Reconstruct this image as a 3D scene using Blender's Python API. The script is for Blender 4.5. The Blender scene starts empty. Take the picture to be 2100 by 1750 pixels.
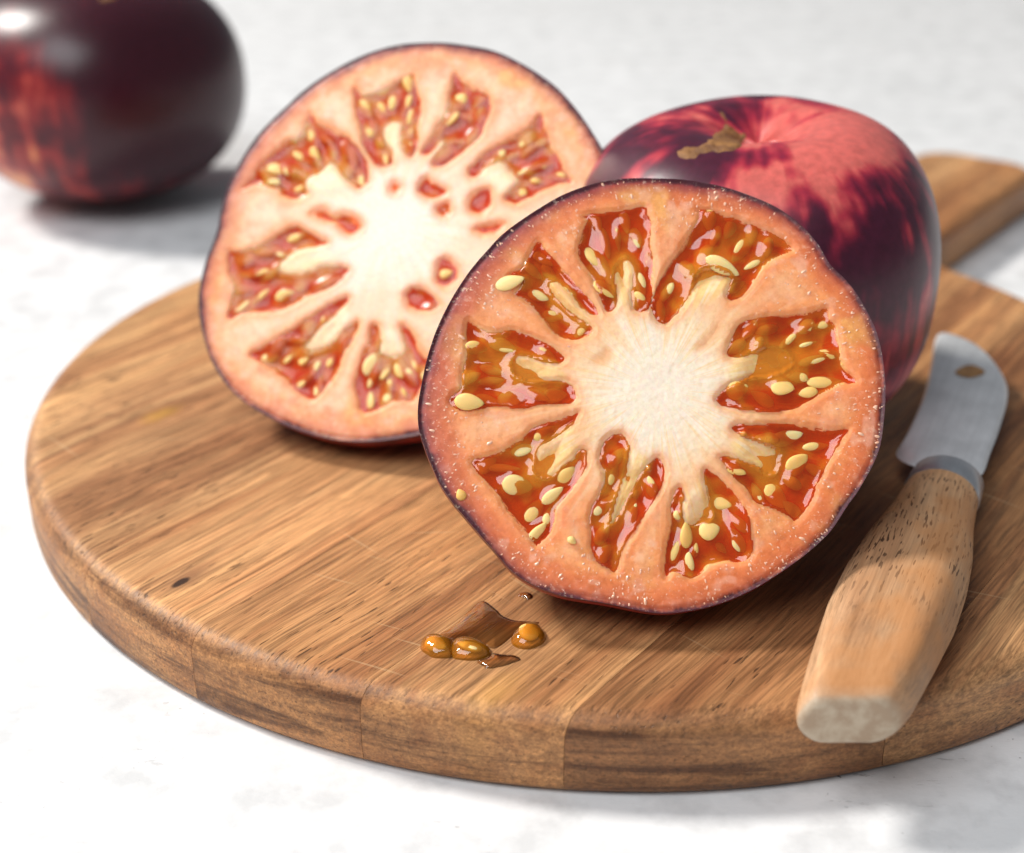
import bpy, bmesh, math, random
import numpy as np
from mathutils import Vector, Matrix
from mathutils.bvhtree import BVHTree

random.seed(7)
rng = np.random.default_rng(7)
C = bpy.context.scene.collection
scene = bpy.context.scene
CM = 0.01

# ------------------------------------------------------------------ camera
ELEV, DIST, FPX = math.radians(26.0), 0.3321, 50 / 36 * 2100   # trace frame: 2100 x 1750
CAM = np.array([0, -DIST * math.cos(ELEV), DIST * math.sin(ELEV)])
FW = np.array([0, math.cos(ELEV), -math.sin(ELEV)])
RT = np.array([1.0, 0, 0])
UP = np.cross(RT, FW)
cd = bpy.data.cameras.new('camera')
cam = bpy.data.objects.new('camera', cd); C.objects.link(cam)
cam.location = CAM; cam.rotation_euler = (math.pi / 2 - ELEV, 0, 0)
cd.lens = 50; cd.sensor_width = 36; cd.clip_start = 0.01; cd.clip_end = 30
cd.dof.use_dof = True; cd.dof.focus_distance = 0.230; cd.dof.aperture_fstop = 12.0
cd.dof.aperture_blades = 9
scene.camera = cam

# ------------------------------------------------------------------ light
w = bpy.data.worlds.new('World'); scene.world = w; w.use_nodes = True
bg = w.node_tree.nodes['Background']
bg.inputs[0].default_value = (0.86, 0.92, 1.0, 1); bg.inputs[1].default_value = 0.19

def area_lamp(name, direction, dist, size, power, color, target=(0.02, -0.03, 0.03), size_y=None, shape='DISK'):
    L = bpy.data.lights.new(name, 'AREA'); L.energy = power; L.color = color
    L.shape = shape; L.size = size
    if size_y: L.size_y = size_y
    o = bpy.data.objects.new(name, L); C.objects.link(o)
    d = Vector(direction).normalized()
    o.location = Vector(target) + d * dist
    o.rotation_euler = (-d).to_track_quat('-Z', 'Y').to_euler()
    return o
# low sun through a window, from the back left
area_lamp('sunlight_lamp', (-0.66, 0.29, 0.70), 4.0, 0.85, 188, (1.0, 0.965, 0.91))
# bright window behind and above the camera, mirrored in the wet jelly
area_lamp('window_lamp', (-0.40, -0.46, 0.78), 1.0, 0.72, 7.6, (0.96, 0.98, 1.0), size_y=0.50, shape='RECTANGLE')

vs = scene.view_settings
vs.view_transform = 'Standard'; vs.look = 'None'; vs.exposure = 0.0; vs.gamma = 1.0
scene.render.engine = 'CYCLES'
cy = scene.cycles
cy.use_denoising = True
cy.max_bounces = 10; cy.transparent_max_bounces = 16; cy.diffuse_bounces = 4
cy.caustics_reflective = False; cy.caustics_refractive = False
cy.sample_clamp_indirect = 6.0

# ------------------------------------------------------------------ helpers
def unproj(px, py, z):
    d = FW + RT * (px - 1050) / FPX - UP * (py - 875) / FPX
    return CAM + d * ((z - CAM[2]) / d[2])

def ray(px, py):
    d = FW + RT * (px - 1050) / FPX - UP * (py - 875) / FPX
    return d / np.linalg.norm(d)

def tag(o, label=None, cat=None, group=None, kind=None):
    if label: o['label'] = label
    if cat: o['category'] = cat
    if group: o['group'] = group
    if kind: o['kind'] = kind
    return o

def thing(name, loc, label, cat, rot=None, group=None):
    o = bpy.data.objects.new(name, None); C.objects.link(o)
    o.empty_display_size = 0.01
    o.location = loc
    if rot is not None: o.rotation_euler = rot
    return tag(o, label, cat, group)

def mesh_obj(name, verts, faces, mat, parent=None, smooth=True, sharp=None):
    me = bpy.data.meshes.new(name)
    me.from_pydata([tuple(map(float, v)) for v in verts], [], [tuple(map(int, f)) for f in faces])
    return link_mesh(name, me, mat, parent, smooth, sharp)

def fast_mesh(name, verts, quads):
    me = bpy.data.meshes.new(name)
    v = np.ascontiguousarray(verts, dtype=np.float32); q = np.ascontiguousarray(quads, dtype=np.int32)
    me.vertices.add(len(v)); me.vertices.foreach_set('co', v.ravel())
    k = q.shape[1]
    me.loops.add(q.size); me.loops.foreach_set('vertex_index', q.ravel())
    me.polygons.add(len(q)); me.polygons.foreach_set('loop_start', np.arange(0, q.size, k, dtype=np.int32))
    try: me.polygons.foreach_set('loop_total', np.full(len(q), k, dtype=np.int32))
    except Exception: pass
    me.update(calc_edges=True); me.validate()
    return me

def link_mesh(name, me, mat, parent=None, smooth=True, sharp=None):
    if mat: me.materials.append(mat)
    if smooth:
        me.polygons.foreach_set('use_smooth', [True] * len(me.polygons))
        if sharp is not None: me.set_sharp_from_angle(angle=sharp)
    me.update()
    o = bpy.data.objects.new(name, me); C.objects.link(o)
    if parent: o.parent = parent
    return o

def color_attr(me, name, rgb):
    a = me.attributes.new(name, 'FLOAT_COLOR', 'POINT')
    buf = np.ones((len(me.vertices), 4), np.float32); buf[:, :3] = rgb
    a.data.foreach_set('color', buf.ravel())

def float_attr(me, name, val):
    a = me.attributes.new(name, 'FLOAT', 'POINT')
    a.data.foreach_set('value', np.ascontiguousarray(val, dtype=np.float32))

_tab = rng.random(4096).astype(np.float64)
_perm = rng.permutation(4096)
def vnoise(P, seed=0):
    """Smooth value noise, 0..1, on an (N,3) array."""
    P = np.asarray(P, float) + seed * 17.31
    i = np.floor(P).astype(np.int64); f = P - i; f = f * f * f * (f * (f * 6 - 15) + 10)
    def h(a, b, c): return _tab[_perm[(_perm[(_perm[a & 4095] + b) & 4095] + c) & 4095]]
    r = 0
    for dx in (0, 1):
        for dy in (0, 1):
            for dz in (0, 1):
                wgt = (f[:, 0] if dx else 1 - f[:, 0]) * (f[:, 1] if dy else 1 - f[:, 1]) * (f[:, 2] if dz else 1 - f[:, 2])
                r = r + wgt * h(i[:, 0] + dx, i[:, 1] + dy, i[:, 2] + dz)
    return r
def fbm(P, oct=4, seed=0):
    r = 0; a = 0.5; s = 0
    P = np.asarray(P, float)
    for k in range(oct):
        r = r + a * vnoise(P * (2 ** k), seed + k * 3); s += a; a *= 0.5
    return r / s
def sstep(a, b, x):
    t = np.clip((x - a) / (b - a), 0, 1); return t * t * (3 - 2 * t)
def mix(a, b, t):
    a = np.asarray(a, float); b = np.asarray(b, float)
    return a + (b - a) * np.asarray(t)[..., None]

def smooth_closed(pts, n=4):
    P = np.asarray(pts, float); out = []
    N = len(P)
    for i in range(N):
        p0, p1, p2, p3 = P[i - 1], P[i], P[(i + 1) % N], P[(i + 2) % N]
        for k in range(n):
            t = k / n
            out.append(0.5 * ((2 * p1) + (p2 - p0) * t + (2 * p0 - 5 * p1 + 4 * p2 - p3) * t * t + (3 * p1 - p0 - 3 * p2 + p3) * t ** 3))
    return np.array(out)

def hull2(P):
    P = sorted(map(tuple, P))
    def half(pts):
        h = []
        for p in pts:
            while len(h) > 1 and (h[-1][0] - h[-2][0]) * (p[1] - h[-2][1]) - (h[-1][1] - h[-2][1]) * (p[0] - h[-2][0]) <= 0: h.pop()
            h.append(p)
        return h
    return np.array(half(P)[:-1] + half(P[::-1])[:-1])

def poly_sd(P, poly):
    """Signed distance of (N,2) points to a closed polygon, positive inside."""
    A = poly; B = np.roll(poly, -1, 0)
    out = np.empty(len(P))
    for s in range(0, len(P), 6000):
        q = P[s:s + 6000]
        d = B - A
        v = q[:, None] - A[None]
        t = np.clip((v * d).sum(2) / ((d * d).sum(1) + 1e-18), 0, 1)
        dist = np.sqrt((((v - t[..., None] * d) ** 2).sum(2)).min(1))
        c = (A[None, :, 1] > q[:, None, 1]) != (B[None, :, 1] > q[:, None, 1])
        xi = d[:, 0] * (q[:, None, 1] - A[:, 1]) / (d[:, 1] + 1e-18) + A[:, 0]
        ins = (c & (q[:, None, 0] < xi)).sum(1) % 2 == 1
        out[s:s + 6000] = np.where(ins, dist, -dist)
    return out

# ------------------------------------------------------------------ node helpers
def new_mat(name):
    m = bpy.data.materials.new(name); m.use_nodes = True
    nt = m.node_tree
    return m, nt, nt.nodes['Principled BSDF'], nt.nodes['Material Output']
def N(nt, t, **kw):
    n = nt.nodes.new(t)
    for k, v in kw.items():
        if k in n.bl_rna.properties and k not in n.inputs: setattr(n, k, v)
        else: n.inputs[k].default_value = v
    return n
def ramp(nt, stops, fac=None, interp='LINEAR'):
    n = nt.nodes.new('ShaderNodeValToRGB'); cr = n.color_ramp; cr.interpolation = interp
    while len(cr.elements) > 1: cr.elements.remove(cr.elements[0])
    cr.elements[0].position = stops[0][0]; cr.elements[0].color = (*stops[0][1], 1)
    for p, c in stops[1:]:
        e = cr.elements.new(p); e.color = (*c, 1)
    if fac is not None: nt.links.new(fac, n.inputs[0])
    return n
def gray(v): return (v, v, v)
def mixc(nt, fac, a, b, blend='MIX'):
    n = nt.nodes.new('ShaderNodeMix'); n.data_type = 'RGBA'; n.blend_type = blend
    for sock, v in ((n.inputs[0], fac), (n.inputs[6], a), (n.inputs[7], b)):
        if hasattr(v, 'is_linked') or hasattr(v, 'links'): nt.links.new(v, sock)
        elif isinstance(v, (int, float)): sock.default_value = v
        else: sock.default_value = (*v, 1)
    return n.outputs[2]
def math_n(nt, op, a, b=None, clamp=False):
    n = nt.nodes.new('ShaderNodeMath'); n.operation = op; n.use_clamp = clamp
    for i, v in enumerate((a, b)):
        if v is None: continue
        if isinstance(v, (int, float)): n.inputs[i].default_value = v
        else: nt.links.new(v, n.inputs[i])
    return n.outputs[0]
def mapping(nt, vec, scale, loc=(0, 0, 0), rot=(0, 0, 0)):
    n = nt.nodes.new('ShaderNodeMapping'); n.inputs['Scale'].default_value = scale
    n.inputs['Location'].default_value = loc; n.inputs['Rotation'].default_value = rot
    nt.links.new(vec, n.inputs['Vector']); return n.outputs[0]
def noise(nt, vec, scale, detail=3, rough=0.5, dist=0.0):
    n = nt.nodes.new('ShaderNodeTexNoise'); n.inputs['Scale'].default_value = scale
    n.inputs['Detail'].default_value = detail; n.inputs['Roughness'].default_value = rough
    n.inputs['Distortion'].default_value = dist
    nt.links.new(vec, n.inputs['Vector']); return n.outputs['Fac']
def bump(nt, height, strength, distance, normal=None):
    n = nt.nodes.new('ShaderNodeBump'); n.inputs['Strength'].default_value = strength
    n.inputs['Distance'].default_value = distance
    nt.links.new(height, n.inputs['Height'])
    if normal is not None: nt.links.new(normal, n.inputs['Normal'])
    return n.outputs[0]

# ------------------------------------------------------------------ materials
def mat_table():
    m, nt, b, o = new_mat('painted_plaster')
    L = nt.links.new
    tc = nt.nodes.new('ShaderNodeTexCoord').outputs['Object']
    n1 = noise(nt, mapping(nt, tc, (9, 21, 9)), 1.0, 7, 0.70)
    n2 = noise(nt, tc, 90, 5, 0.6)
    n3 = noise(nt, mapping(nt, tc, (120, 420, 120)), 1.0, 4, 0.7)
    n4 = noise(nt, tc, 700, 2, 0.5)
    c1 = ramp(nt, [(0.28, (0.67, 0.675, 0.68)), (0.46, (0.735, 0.737, 0.74)), (0.60, (0.765, 0.765, 0.77))], n1).outputs[0]
    c2 = ramp(nt, [(0.34, gray(0.80)), (0.54, gray(1.0))], n2).outputs[0]
    c = mixc(nt, 1.0, c1, c2, 'MULTIPLY')
    # small scratches and pinholes in the paint, gathered in patches
    patch = ramp(nt, [(0.50, gray(0)), (0.66, gray(1))], noise(nt, tc, 22, 3, 0.6)).outputs[0]
    scr = ramp(nt, [(0.62, gray(0)), (0.68, gray(1))], n3).outputs[0]
    pin = ramp(nt, [(0.70, gray(0)), (0.74, gray(1))], n4).outputs[0]
    msk = math_n(nt, 'MULTIPLY', math_n(nt, 'MAXIMUM', scr, pin), patch)
    c = mixc(nt, math_n(nt, 'MULTIPLY', msk, 0.75), c, (0.16, 0.14, 0.14))
    wrm = ramp(nt, [(0.60, gray(0)), (0.8, gray(1))], noise(nt, tc, 14, 4, 0.6)).outputs[0]
    c = mixc(nt, math_n(nt, 'MULTIPLY', wrm, 0.10), c, (0.7, 0.5, 0.36))
    L(c, b.inputs['Base Color'])
    b.inputs['Roughness'].default_value = 0.6
    h = math_n(nt, 'SUBTRACT', math_n(nt, 'ADD', math_n(nt, 'MULTIPLY', n2, 0.6), math_n(nt, 'MULTIPLY', noise(nt, mapping(nt, tc, (160, 300, 160)), 1, 5, 0.7), 0.5)), msk)
    L(bump(nt, h, 0.35, 0.0006), b.inputs['Normal'])
    return m

def mat_wood(name, light, mid, dark, pore=0.6, knot=None, scale=1.0, rough=0.48, blotch=None, scratches=False, stain=None, endgrain=True, endlight=False, pth=0.655, pore_y=None, pore_sc=(1700, 170)):
    """Wood whose fibres run along the object's own Y axis."""
    m, nt, b, o = new_mat(name)
    L = nt.links.new
    tc = nt.nodes.new('ShaderNodeTexCoord').outputs['Object']
    inf = nt.nodes.new('ShaderNodeObjectInfo')
    off = nt.nodes.new('ShaderNodeCombineXYZ')
    for i, k in enumerate((3.1, 5.3, 1.7)):
        L(math_n(nt, 'MULTIPLY', inf.outputs['Random'], k), off.inputs[i])
    va = nt.nodes.new('ShaderNodeVectorMath'); va.operation = 'ADD'
    L(tc, va.inputs[0]); L(off.outputs[0], va.inputs[1])
    v = va.outputs[0]
    # slow wander of the fibres
    wob = nt.nodes.new('ShaderNodeTexNoise'); wob.inputs['Scale'].default_value = 14 * scale; wob.inputs['Detail'].default_value = 2
    L(v, wob.inputs['Vector'])
    ws = nt.nodes.new('ShaderNodeVectorMath'); ws.operation = 'SCALE'; ws.inputs[3].default_value = 0.006 / scale
    L(wob.outputs['Color'], ws.inputs[0])
    va2 = nt.nodes.new('ShaderNodeVectorMath'); va2.operation = 'ADD'
    L(v, va2.inputs[0]); L(ws.outputs[0], va2.inputs[1])
    v2 = va2.outputs[0]
    band = noise(nt, mapping(nt, v2, (75 * scale, 5 * scale, 75 * scale)), 1.0, 5, 0.62, 0.6)
    fine = noise(nt, mapping(nt, v2, (1300 * scale, 22 * scale, 1300 * scale)), 1.0, 5, 0.70)
    cloud = noise(nt, mapping(nt, v, (28 * scale, 12 * scale, 28 * scale)), 1.0, 3, 0.55)
    col = ramp(nt, [(0.25, dark), (0.42, mid), (0.56, light), (0.66, mid), (0.82, dark)], band).outputs[0]
    f = ramp(nt, [(0.36, gray(0.60 if endgrain else 0.80)), (0.50, gray(0.98)), (0.62, gray(1.22 if endgrain else 1.10))], fine).outputs[0]
    col = mixc(nt, 1.0, col, f, 'MULTIPLY')
    cl = ramp(nt, [(0.34, (0.62, 0.54, 0.50)), (0.50, gray(0.98)), (0.68, (1.18, 1.14, 1.06))], cloud).outputs[0]
    col = mixc(nt, 1.0, col, cl, 'MULTIPLY')
    # thin dark growth streaks
    st = noise(nt, mapping(nt, v2, (230 * scale, 4 * scale, 230 * scale)), 1.0, 3, 0.6)
    stm = ramp(nt, [(0.60, gray(0)), (0.70, gray(1))], st).outputs[0]
    col = mixc(nt, math_n(nt, 'MULTIPLY', stm, 0.55), col, dark)
    hair = ramp(nt, [(0.38, gray(0.72 if endgrain else 0.88)), (0.50, gray(1.0)), (0.60, gray(1.14 if endgrain else 1.05))], noise(nt, mapping(nt, v2, (2800 * scale, 70 * scale, 2800 * scale)), 1.0, 2, 0.6)).outputs[0]
    col = mixc(nt, 1.0, col, hair, 'MULTIPLY')
    # pores: short dark dashes
    p = noise(nt, mapping(nt, v2, (pore_sc[0] * scale, pore_sc[1] * scale, pore_sc[0] * scale)), 1.0, 1.0, 0.5)
    pm = ramp(nt, [(pth, gray(0)), (pth + 0.05, gray(1))], p).outputs[0]
    zone = ramp(nt, [(0.42, gray(0.15 if endgrain else 0.85)), (0.58, gray(1))], noise(nt, mapping(nt, v, (60 * scale, 12 * scale, 60 * scale)), 1, 2)).outputs[0]
    pm = math_n(nt, 'MULTIPLY', pm, zone)
    if pore_y:
        sy = nt.nodes.new('ShaderNodeSeparateXYZ'); L(tc, sy.inputs[0])
        mr = nt.nodes.new('ShaderNodeMapRange'); mr.inputs[1].default_value = pore_y[0]; mr.inputs[2].default_value = pore_y[1]; mr.inputs[3].default_value = 0.12
        L(sy.outputs[1], mr.inputs[0]); pm = math_n(nt, 'MULTIPLY', pm, mr.outputs[0])
    col = mixc(nt, math_n(nt, 'MULTIPLY', pm, pore), col, (0.035, 0.016, 0.008))
    col = mixc(nt, 1.0, col, inf.outputs['Color'], 'MULTIPLY')
    if blotch:
        bn = ramp(nt, [(0.46, gray(0)), (0.62, gray(1))], noise(nt, mapping(nt, tc, (85, 50, 85)), 1.0, 3, 0.6)).outputs[0]
        col = mixc(nt, math_n(nt, 'MULTIPLY', bn, 0.7), col, blotch)
    def spot(cx, cyy, rx, ry, soft0, soft1, c, amt, nz=0.35):
        nonlocal col
        mp = nt.nodes.new('ShaderNodeMapping'); mp.vector_type = 'POINT'
        mp.inputs['Scale'].default_value = (1 / rx, 1 / ry, 0); mp.inputs['Location'].default_value = (-cx / rx, -cyy / ry, 0)
        L(tc, mp.inputs['Vector'])
        ln = nt.nodes.new('ShaderNodeVectorMath'); ln.operation = 'LENGTH'; L(mp.outputs[0], ln.inputs[0])
        d = math_n(nt, 'ADD', ln.outputs['Value'], math_n(nt, 'MULTIPLY', math_n(nt, 'SUBTRACT', noise(nt, tc, 320, 3), 0.5), nz))
        k = ramp(nt, [(soft0, gray(amt)), (soft1, gray(0))], d).outputs[0]
        col = mixc(nt, k, col, c)
        return k
    if knot is not None:
        spot(knot[0], knot[1] + .002, 0.0034, 0.008, 0.2, 1.0, (0.20, 0.09, 0.045), 0.65, 0.3)
        spot(knot[0], knot[1], 0.0012, 0.0030, 0.55, 0.85, (0.030, 0.013, 0.008), 0.95, 0.5)
    if stain:
        for s in stain: spot(s[0], s[1], s[2], s[3], 0.1, 1.0, s[4], s[5], 0.7)
    nz = nt.nodes.new('ShaderNodeSeparateXYZ'); L(nt.nodes['Texture Coordinate'].outputs['Normal'], nz.inputs[0])
    # cut ends of the fibres are darker and speckled
    endg = ramp(nt, [(0.25, gray(0)), (0.75, gray(1))], math_n(nt, 'ABSOLUTE', nz.outputs[1])).outputs[0]
    spk = ramp(nt, [(0.34, (0.70, 0.66, 0.63)), (0.52, (0.95, 0.94, 0.92)), (0.68, (1.14, 1.11, 1.05))], noise(nt, mapping(nt, v, (1100 * scale, 1100 * scale, 1700 * scale)), 1, 3, 0.7)).outputs[0]
    ebl = ramp(nt, [(0.38, (0.36, 0.31, 0.29)), (0.50, (0.85, 0.82, 0.78)), (0.60, (1.12, 1.08, 1.0))], noise(nt, mapping(nt, v, (26 * scale, 26 * scale, 240 * scale)), 1, 5, 0.68, 1.2)).outputs[0]
    col = mixc(nt, endg, col, mixc(nt, 1.0, mixc(nt, 1.0, mixc(nt, 0.4, col, mid), spk, 'MULTIPLY'), ebl, 'MULTIPLY')) if endgrain else col
    if endlight: col = mixc(nt, endg, col, mixc(nt, ramp(nt, [(0.4, gray(0)), (0.6, gray(1))], noise(nt, tc, 260, 3, 0.6)).outputs[0], (0.50, 0.40, 0.29), (0.38, 0.27, 0.18)))
    if scratches:
        # pale knife cuts across the fibres
        for k, (ang, sc, th) in enumerate(((1.35, 160, 0.735), (1.75, 120, 0.745), (0.9, 140, 0.75))):
            vv = mapping(nt, mapping(nt, tc, (1, 1, 0), rot=(0, 0, ang)), (sc * 7, sc * 0.25, 1), loc=(k * 3.7, k * 1.9, 0))
            sm = ramp(nt, [(th + 0.02, gray(0)), (th + 0.06, gray(1))], noise(nt, vv, 1.0, 0.0)).outputs[0]
            sm = math_n(nt, 'MULTIPLY', sm, ramp(nt, [(0.52, gray(0)), (0.62, gray(1))], noise(nt, tc, 26 + 7 * k, 2)).outputs[0])
            col = mixc(nt, math_n(nt, 'MULTIPLY', math_n(nt, 'MULTIPLY', sm, 0.24), ramp(nt, [(0.9, gray(0)), (0.97, gray(1))], nz.outputs[2]).outputs[0]), col, (0.72, 0.50, 0.28))
    L(col, b.inputs['Base Color'])
    rn = ramp(nt, [(0.3, gray(rough - 0.08)), (0.7, gray(rough + 0.14))], fine).outputs[0]
    L(rn, b.inputs['Roughness'])
    h = math_n(nt, 'SUBTRACT', math_n(nt, 'MULTIPLY', fine, 0.7 if endgrain else 0.25), math_n(nt, 'MULTIPLY', pm, 0.9))
    L(bump(nt, h, 0.55 if endgrain else 0.25, 0.00025), b.inputs['Normal'])
    b.inputs['Specular IOR Level'].default_value = 0.35
    return m

def mat_flesh(name='tomato_flesh', coat=0.8, crough=0.14):
    m, nt, b, o = new_mat(name)
    L = nt.links.new
    at = nt.nodes.new('ShaderNodeAttribute'); at.attribute_name = 'pigment'
    tc = nt.nodes.new('ShaderNodeTexCoord').outputs['Object']
    g1 = noise(nt, tc, 1300, 3, 0.6)
    g2 = noise(nt, tc, 420, 4, 0.65)
    c = mixc(nt, 1.0, at.outputs['Color'], ramp(nt, [(0.3, (0.94, 0.91, 0.89)), (0.5, gray(1)), (0.7, (1.03, 1.06, 1.08))], g1).outputs[0], 'MULTIPLY')
    # small pale cells, whitened to stand in for wet sparkle
    cell = math_n(nt, 'MAXIMUM', ramp(nt, [(0.60, gray(0)), (0.68, gray(1))], noise(nt, tc, 1500, 2.0, 0.55)).outputs[0], ramp(nt, [(0.62, gray(0)), (0.70, gray(0.9))], noise(nt, tc, 620, 3.0, 0.6)).outputs[0])
    cav = nt.nodes.new('ShaderNodeAttribute'); cav.attribute_name = 'granules'
    open_ = cav.outputs['Fac']
    c = mixc(nt, math_n(nt, 'ADD', math_n(nt, 'MULTIPLY', open_, 0.85), 0.08), c, mixc(nt, 1.0, c, ramp(nt, [(0.36, (0.90, 0.78, 0.68)), (0.6, gray(1.04))], g2).outputs[0], 'MULTIPLY'))
    c = mixc(nt, math_n(nt, 'MULTIPLY', math_n(nt, 'MULTIPLY', math_n(nt, 'MULTIPLY', cell, ramp(nt, [(0.42, gray(0.15)), (0.62, gray(1))], noise(nt, tc, 130, 3, 0.6)).outputs[0]), open_), 0.42), c, (0.92, 0.72, 0.56))
    L(c, b.inputs['Base Color'])
    b.inputs['Subsurface Weight'].default_value = 0.75
    b.inputs['Subsurface Radius'].default_value = (1.0, 0.35, 0.14)
    b.inputs['Subsurface Scale'].default_value = 0.0026
    b.inputs['Roughness'].default_value = 0.45
    b.inputs['IOR'].default_value = 1.38
    b.inputs['Specular IOR Level'].default_value = 0.5
    h = math_n(nt, 'ADD', math_n(nt, 'MULTIPLY', noise(nt, tc, 2200, 3, 0.65), 0.7), math_n(nt, 'MULTIPLY', noise(nt, tc, 900, 3, 0.6), 0.5))
    L(bump(nt, h, 0.16, 0.0003), b.inputs['Normal'])
    # wet film: fine glints, no relief in the body colour
    b.inputs['Coat Weight'].default_value = coat
    b.inputs['Coat Roughness'].default_value = crough
    b.inputs['Coat IOR'].default_value = 1.4
    h2 = math_n(nt, 'ADD', math_n(nt, 'MULTIPLY', noise(nt, tc, 2600, 2, 0.6), 0.8), noise(nt, tc, 1000, 3, 0.6))
    L(bump(nt, h2, 1.0, 0.0012), b.inputs['Coat Normal'])
    return m

def mat_skin():
    m, nt, b, o = new_mat('tomato_skin')
    L = nt.links.new
    at = nt.nodes.new('ShaderNodeAttribute'); at.attribute_name = 'pigment'
    tc = nt.nodes.new('ShaderNodeTexCoord').outputs['Object']
    c = mixc(nt, 1.0, at.outputs['Color'], ramp(nt, [(0.3, gray(0.82)), (0.65, gray(1.15))], noise(nt, tc, 500, 4, 0.6)).outputs[0], 'MULTIPLY')
    L(c, b.inputs['Base Color'])
    b.inputs['Roughness'].default_value = 0.34
    b.inputs['IOR'].default_value = 1.45
    b.inputs['Subsurface Weight'].default_value = 0.25
    b.inputs['Subsurface Radius'].default_value = (1, 0.2, 0.15)
    b.inputs['Subsurface Scale'].default_value = 0.002
    L(bump(nt, noise(nt, tc, 260, 3), 0.10, 0.0006), b.inputs['Normal'])
    return m

def mat_jelly(name, tint, gloss_rough=0.03, body=0.23, bcol=(0.95, 0.115, 0.006), bcol2=(1.0, 0.30, 0.018), refl=1.8):
    """Wet seed gel: light passes through tinted, the surface mirrors."""
    m, nt, b, o = new_mat(name)
    nt.nodes.remove(b)
    L = nt.links.new
    tc = nt.nodes.new('ShaderNodeTexCoord').outputs['Object']
    tr = nt.nodes.new('ShaderNodeBsdfTransparent')
    a0 = nt.nodes.new('ShaderNodeAttribute'); a0.attribute_name = 'amber'
    gb0 = math_n(nt, 'ADD', math_n(nt, 'MULTIPLY', math_n(nt, 'SUBTRACT', noise(nt, tc, 170, 3, 0.6), 0.5), 0.8), a0.outputs['Fac'])
    L(ramp(nt, [(0.2, (tint[0], tint[1] * 0.62, tint[2] * 0.45)), (0.75, tint)], gb0).outputs[0], tr.inputs[0])
    gl = nt.nodes.new('ShaderNodeBsdfGlossy'); gl.inputs['Roughness'].default_value = gloss_rough
    fr = nt.nodes.new('ShaderNodeFresnel'); fr.inputs['IOR'].default_value = 1.42
    bp = bump(nt, noise(nt, tc, 260, 2, 0.5), 0.06, 0.0008)
    L(bp, gl.inputs['Normal']); L(bp, fr.inputs['Normal'])
    df = nt.nodes.new('ShaderNodeBsdfDiffuse'); df.inputs[0].default_value = (*bcol, 1)
    gb = noise(nt, tc, 240, 3, 0.6)
    am = nt.nodes.new('ShaderNodeAttribute'); am.attribute_name = 'amber'
    gb = math_n(nt, 'ADD', math_n(nt, 'MULTIPLY', math_n(nt, 'SUBTRACT', gb, 0.5), 1.3), am.outputs['Fac'])
    L(ramp(nt, [(0.15, bcol), (0.80, bcol2)], gb).outputs[0], df.inputs[0])
    m0 = nt.nodes.new('ShaderNodeMixShader'); L(math_n(nt, 'ADD', math_n(nt, 'MULTIPLY', am.outputs['Fac'], body * 0.75), body), m0.inputs[0])
    L(tr.outputs[0], m0.inputs[1]); L(df.outputs[0], m0.inputs[2])
    mx = nt.nodes.new('ShaderNodeMixShader')
    L(math_n(nt, 'MULTIPLY', fr.outputs[0], refl, True), mx.inputs[0]); L(m0.outputs[0], mx.inputs[1]); L(gl.outputs[0], mx.inputs[2])
    L(mx.outputs[0], o.inputs['Surface'])
    return m

def mat_seed():
    m, nt, b, o = new_mat('tomato_seed_coat')
    L = nt.links.new
    tc = nt.nodes.new('ShaderNodeTexCoord').outputs['Object']
    inf = nt.nodes.new('ShaderNodeObjectInfo')
    n = noise(nt, tc, 900, 3, 0.6)
    base = ramp(nt, [(0, (0.90, 0.52, 0.14)), (0.5, (0.93, 0.60, 0.20)), (1, (0.94, 0.69, 0.31))], inf.outputs['Random']).outputs[0]
    c = mixc(nt, 1.0, base, ramp(nt, [(0.3, gray(0.82)), (0.7, gray(1.1))], n).outputs[0], 'MULTIPLY')
    L(c, b.inputs['Base Color'])
    b.inputs['Roughness'].default_value = 0.35
    b.inputs['Subsurface Weight'].default_value = 0.6
    b.inputs['Subsurface Radius'].default_value = (1, 0.6, 0.25)
    b.inputs['Subsurface Scale'].default_value = 0.0012
    L(bump(nt, n, 0.3, 0.0002), b.inputs['Normal'])
    return m

def mat_metal(name, col, rough, metal=0.7):
    m, nt, b, o = new_mat(name)
    L = nt.links.new
    tc = nt.nodes.new('ShaderNodeTexCoord').outputs['Object']
    n = noise(nt, mapping(nt, tc, (900, 40, 900)), 1.0, 4, 0.6)
    n2 = noise(nt, tc, 110, 4, 0.6)
    c = mixc(nt, 1.0, ramp(nt, [(0.3, tuple(0.80 * k for k in col)), (0.6, col)], n2).outputs[0], ramp(nt, [(0.3, gray(0.9)), (0.7, gray(1.05))], n).outputs[0], 'MULTIPLY')
    L(c, b.inputs['Base Color'])
    b.inputs['Metallic'].default_value = metal
    L(ramp(nt, [(0.3, gray(rough)), (0.7, gray(rough + 0.12))], n2).outputs[0], b.inputs['Roughness'])
    L(bump(nt, n, 0.08, 0.0003), b.inputs['Normal'])
    return m

def mat_plain(name, c0, c1, scale, rough, bmp=0.3, dist=0.0005):
    m, nt, b, o = new_mat(name)
    L = nt.links.new
    tc = nt.nodes.new('ShaderNodeTexCoord').outputs['Object']
    n = noise(nt, tc, scale, 4, 0.65)
    L(ramp(nt, [(0.3, c0), (0.7, c1)], n).outputs[0], b.inputs['Base Color'])
    b.inputs['Roughness'].default_value = rough
    L(bump(nt, n, bmp, dist), b.inputs['Normal'])
    return m

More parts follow.
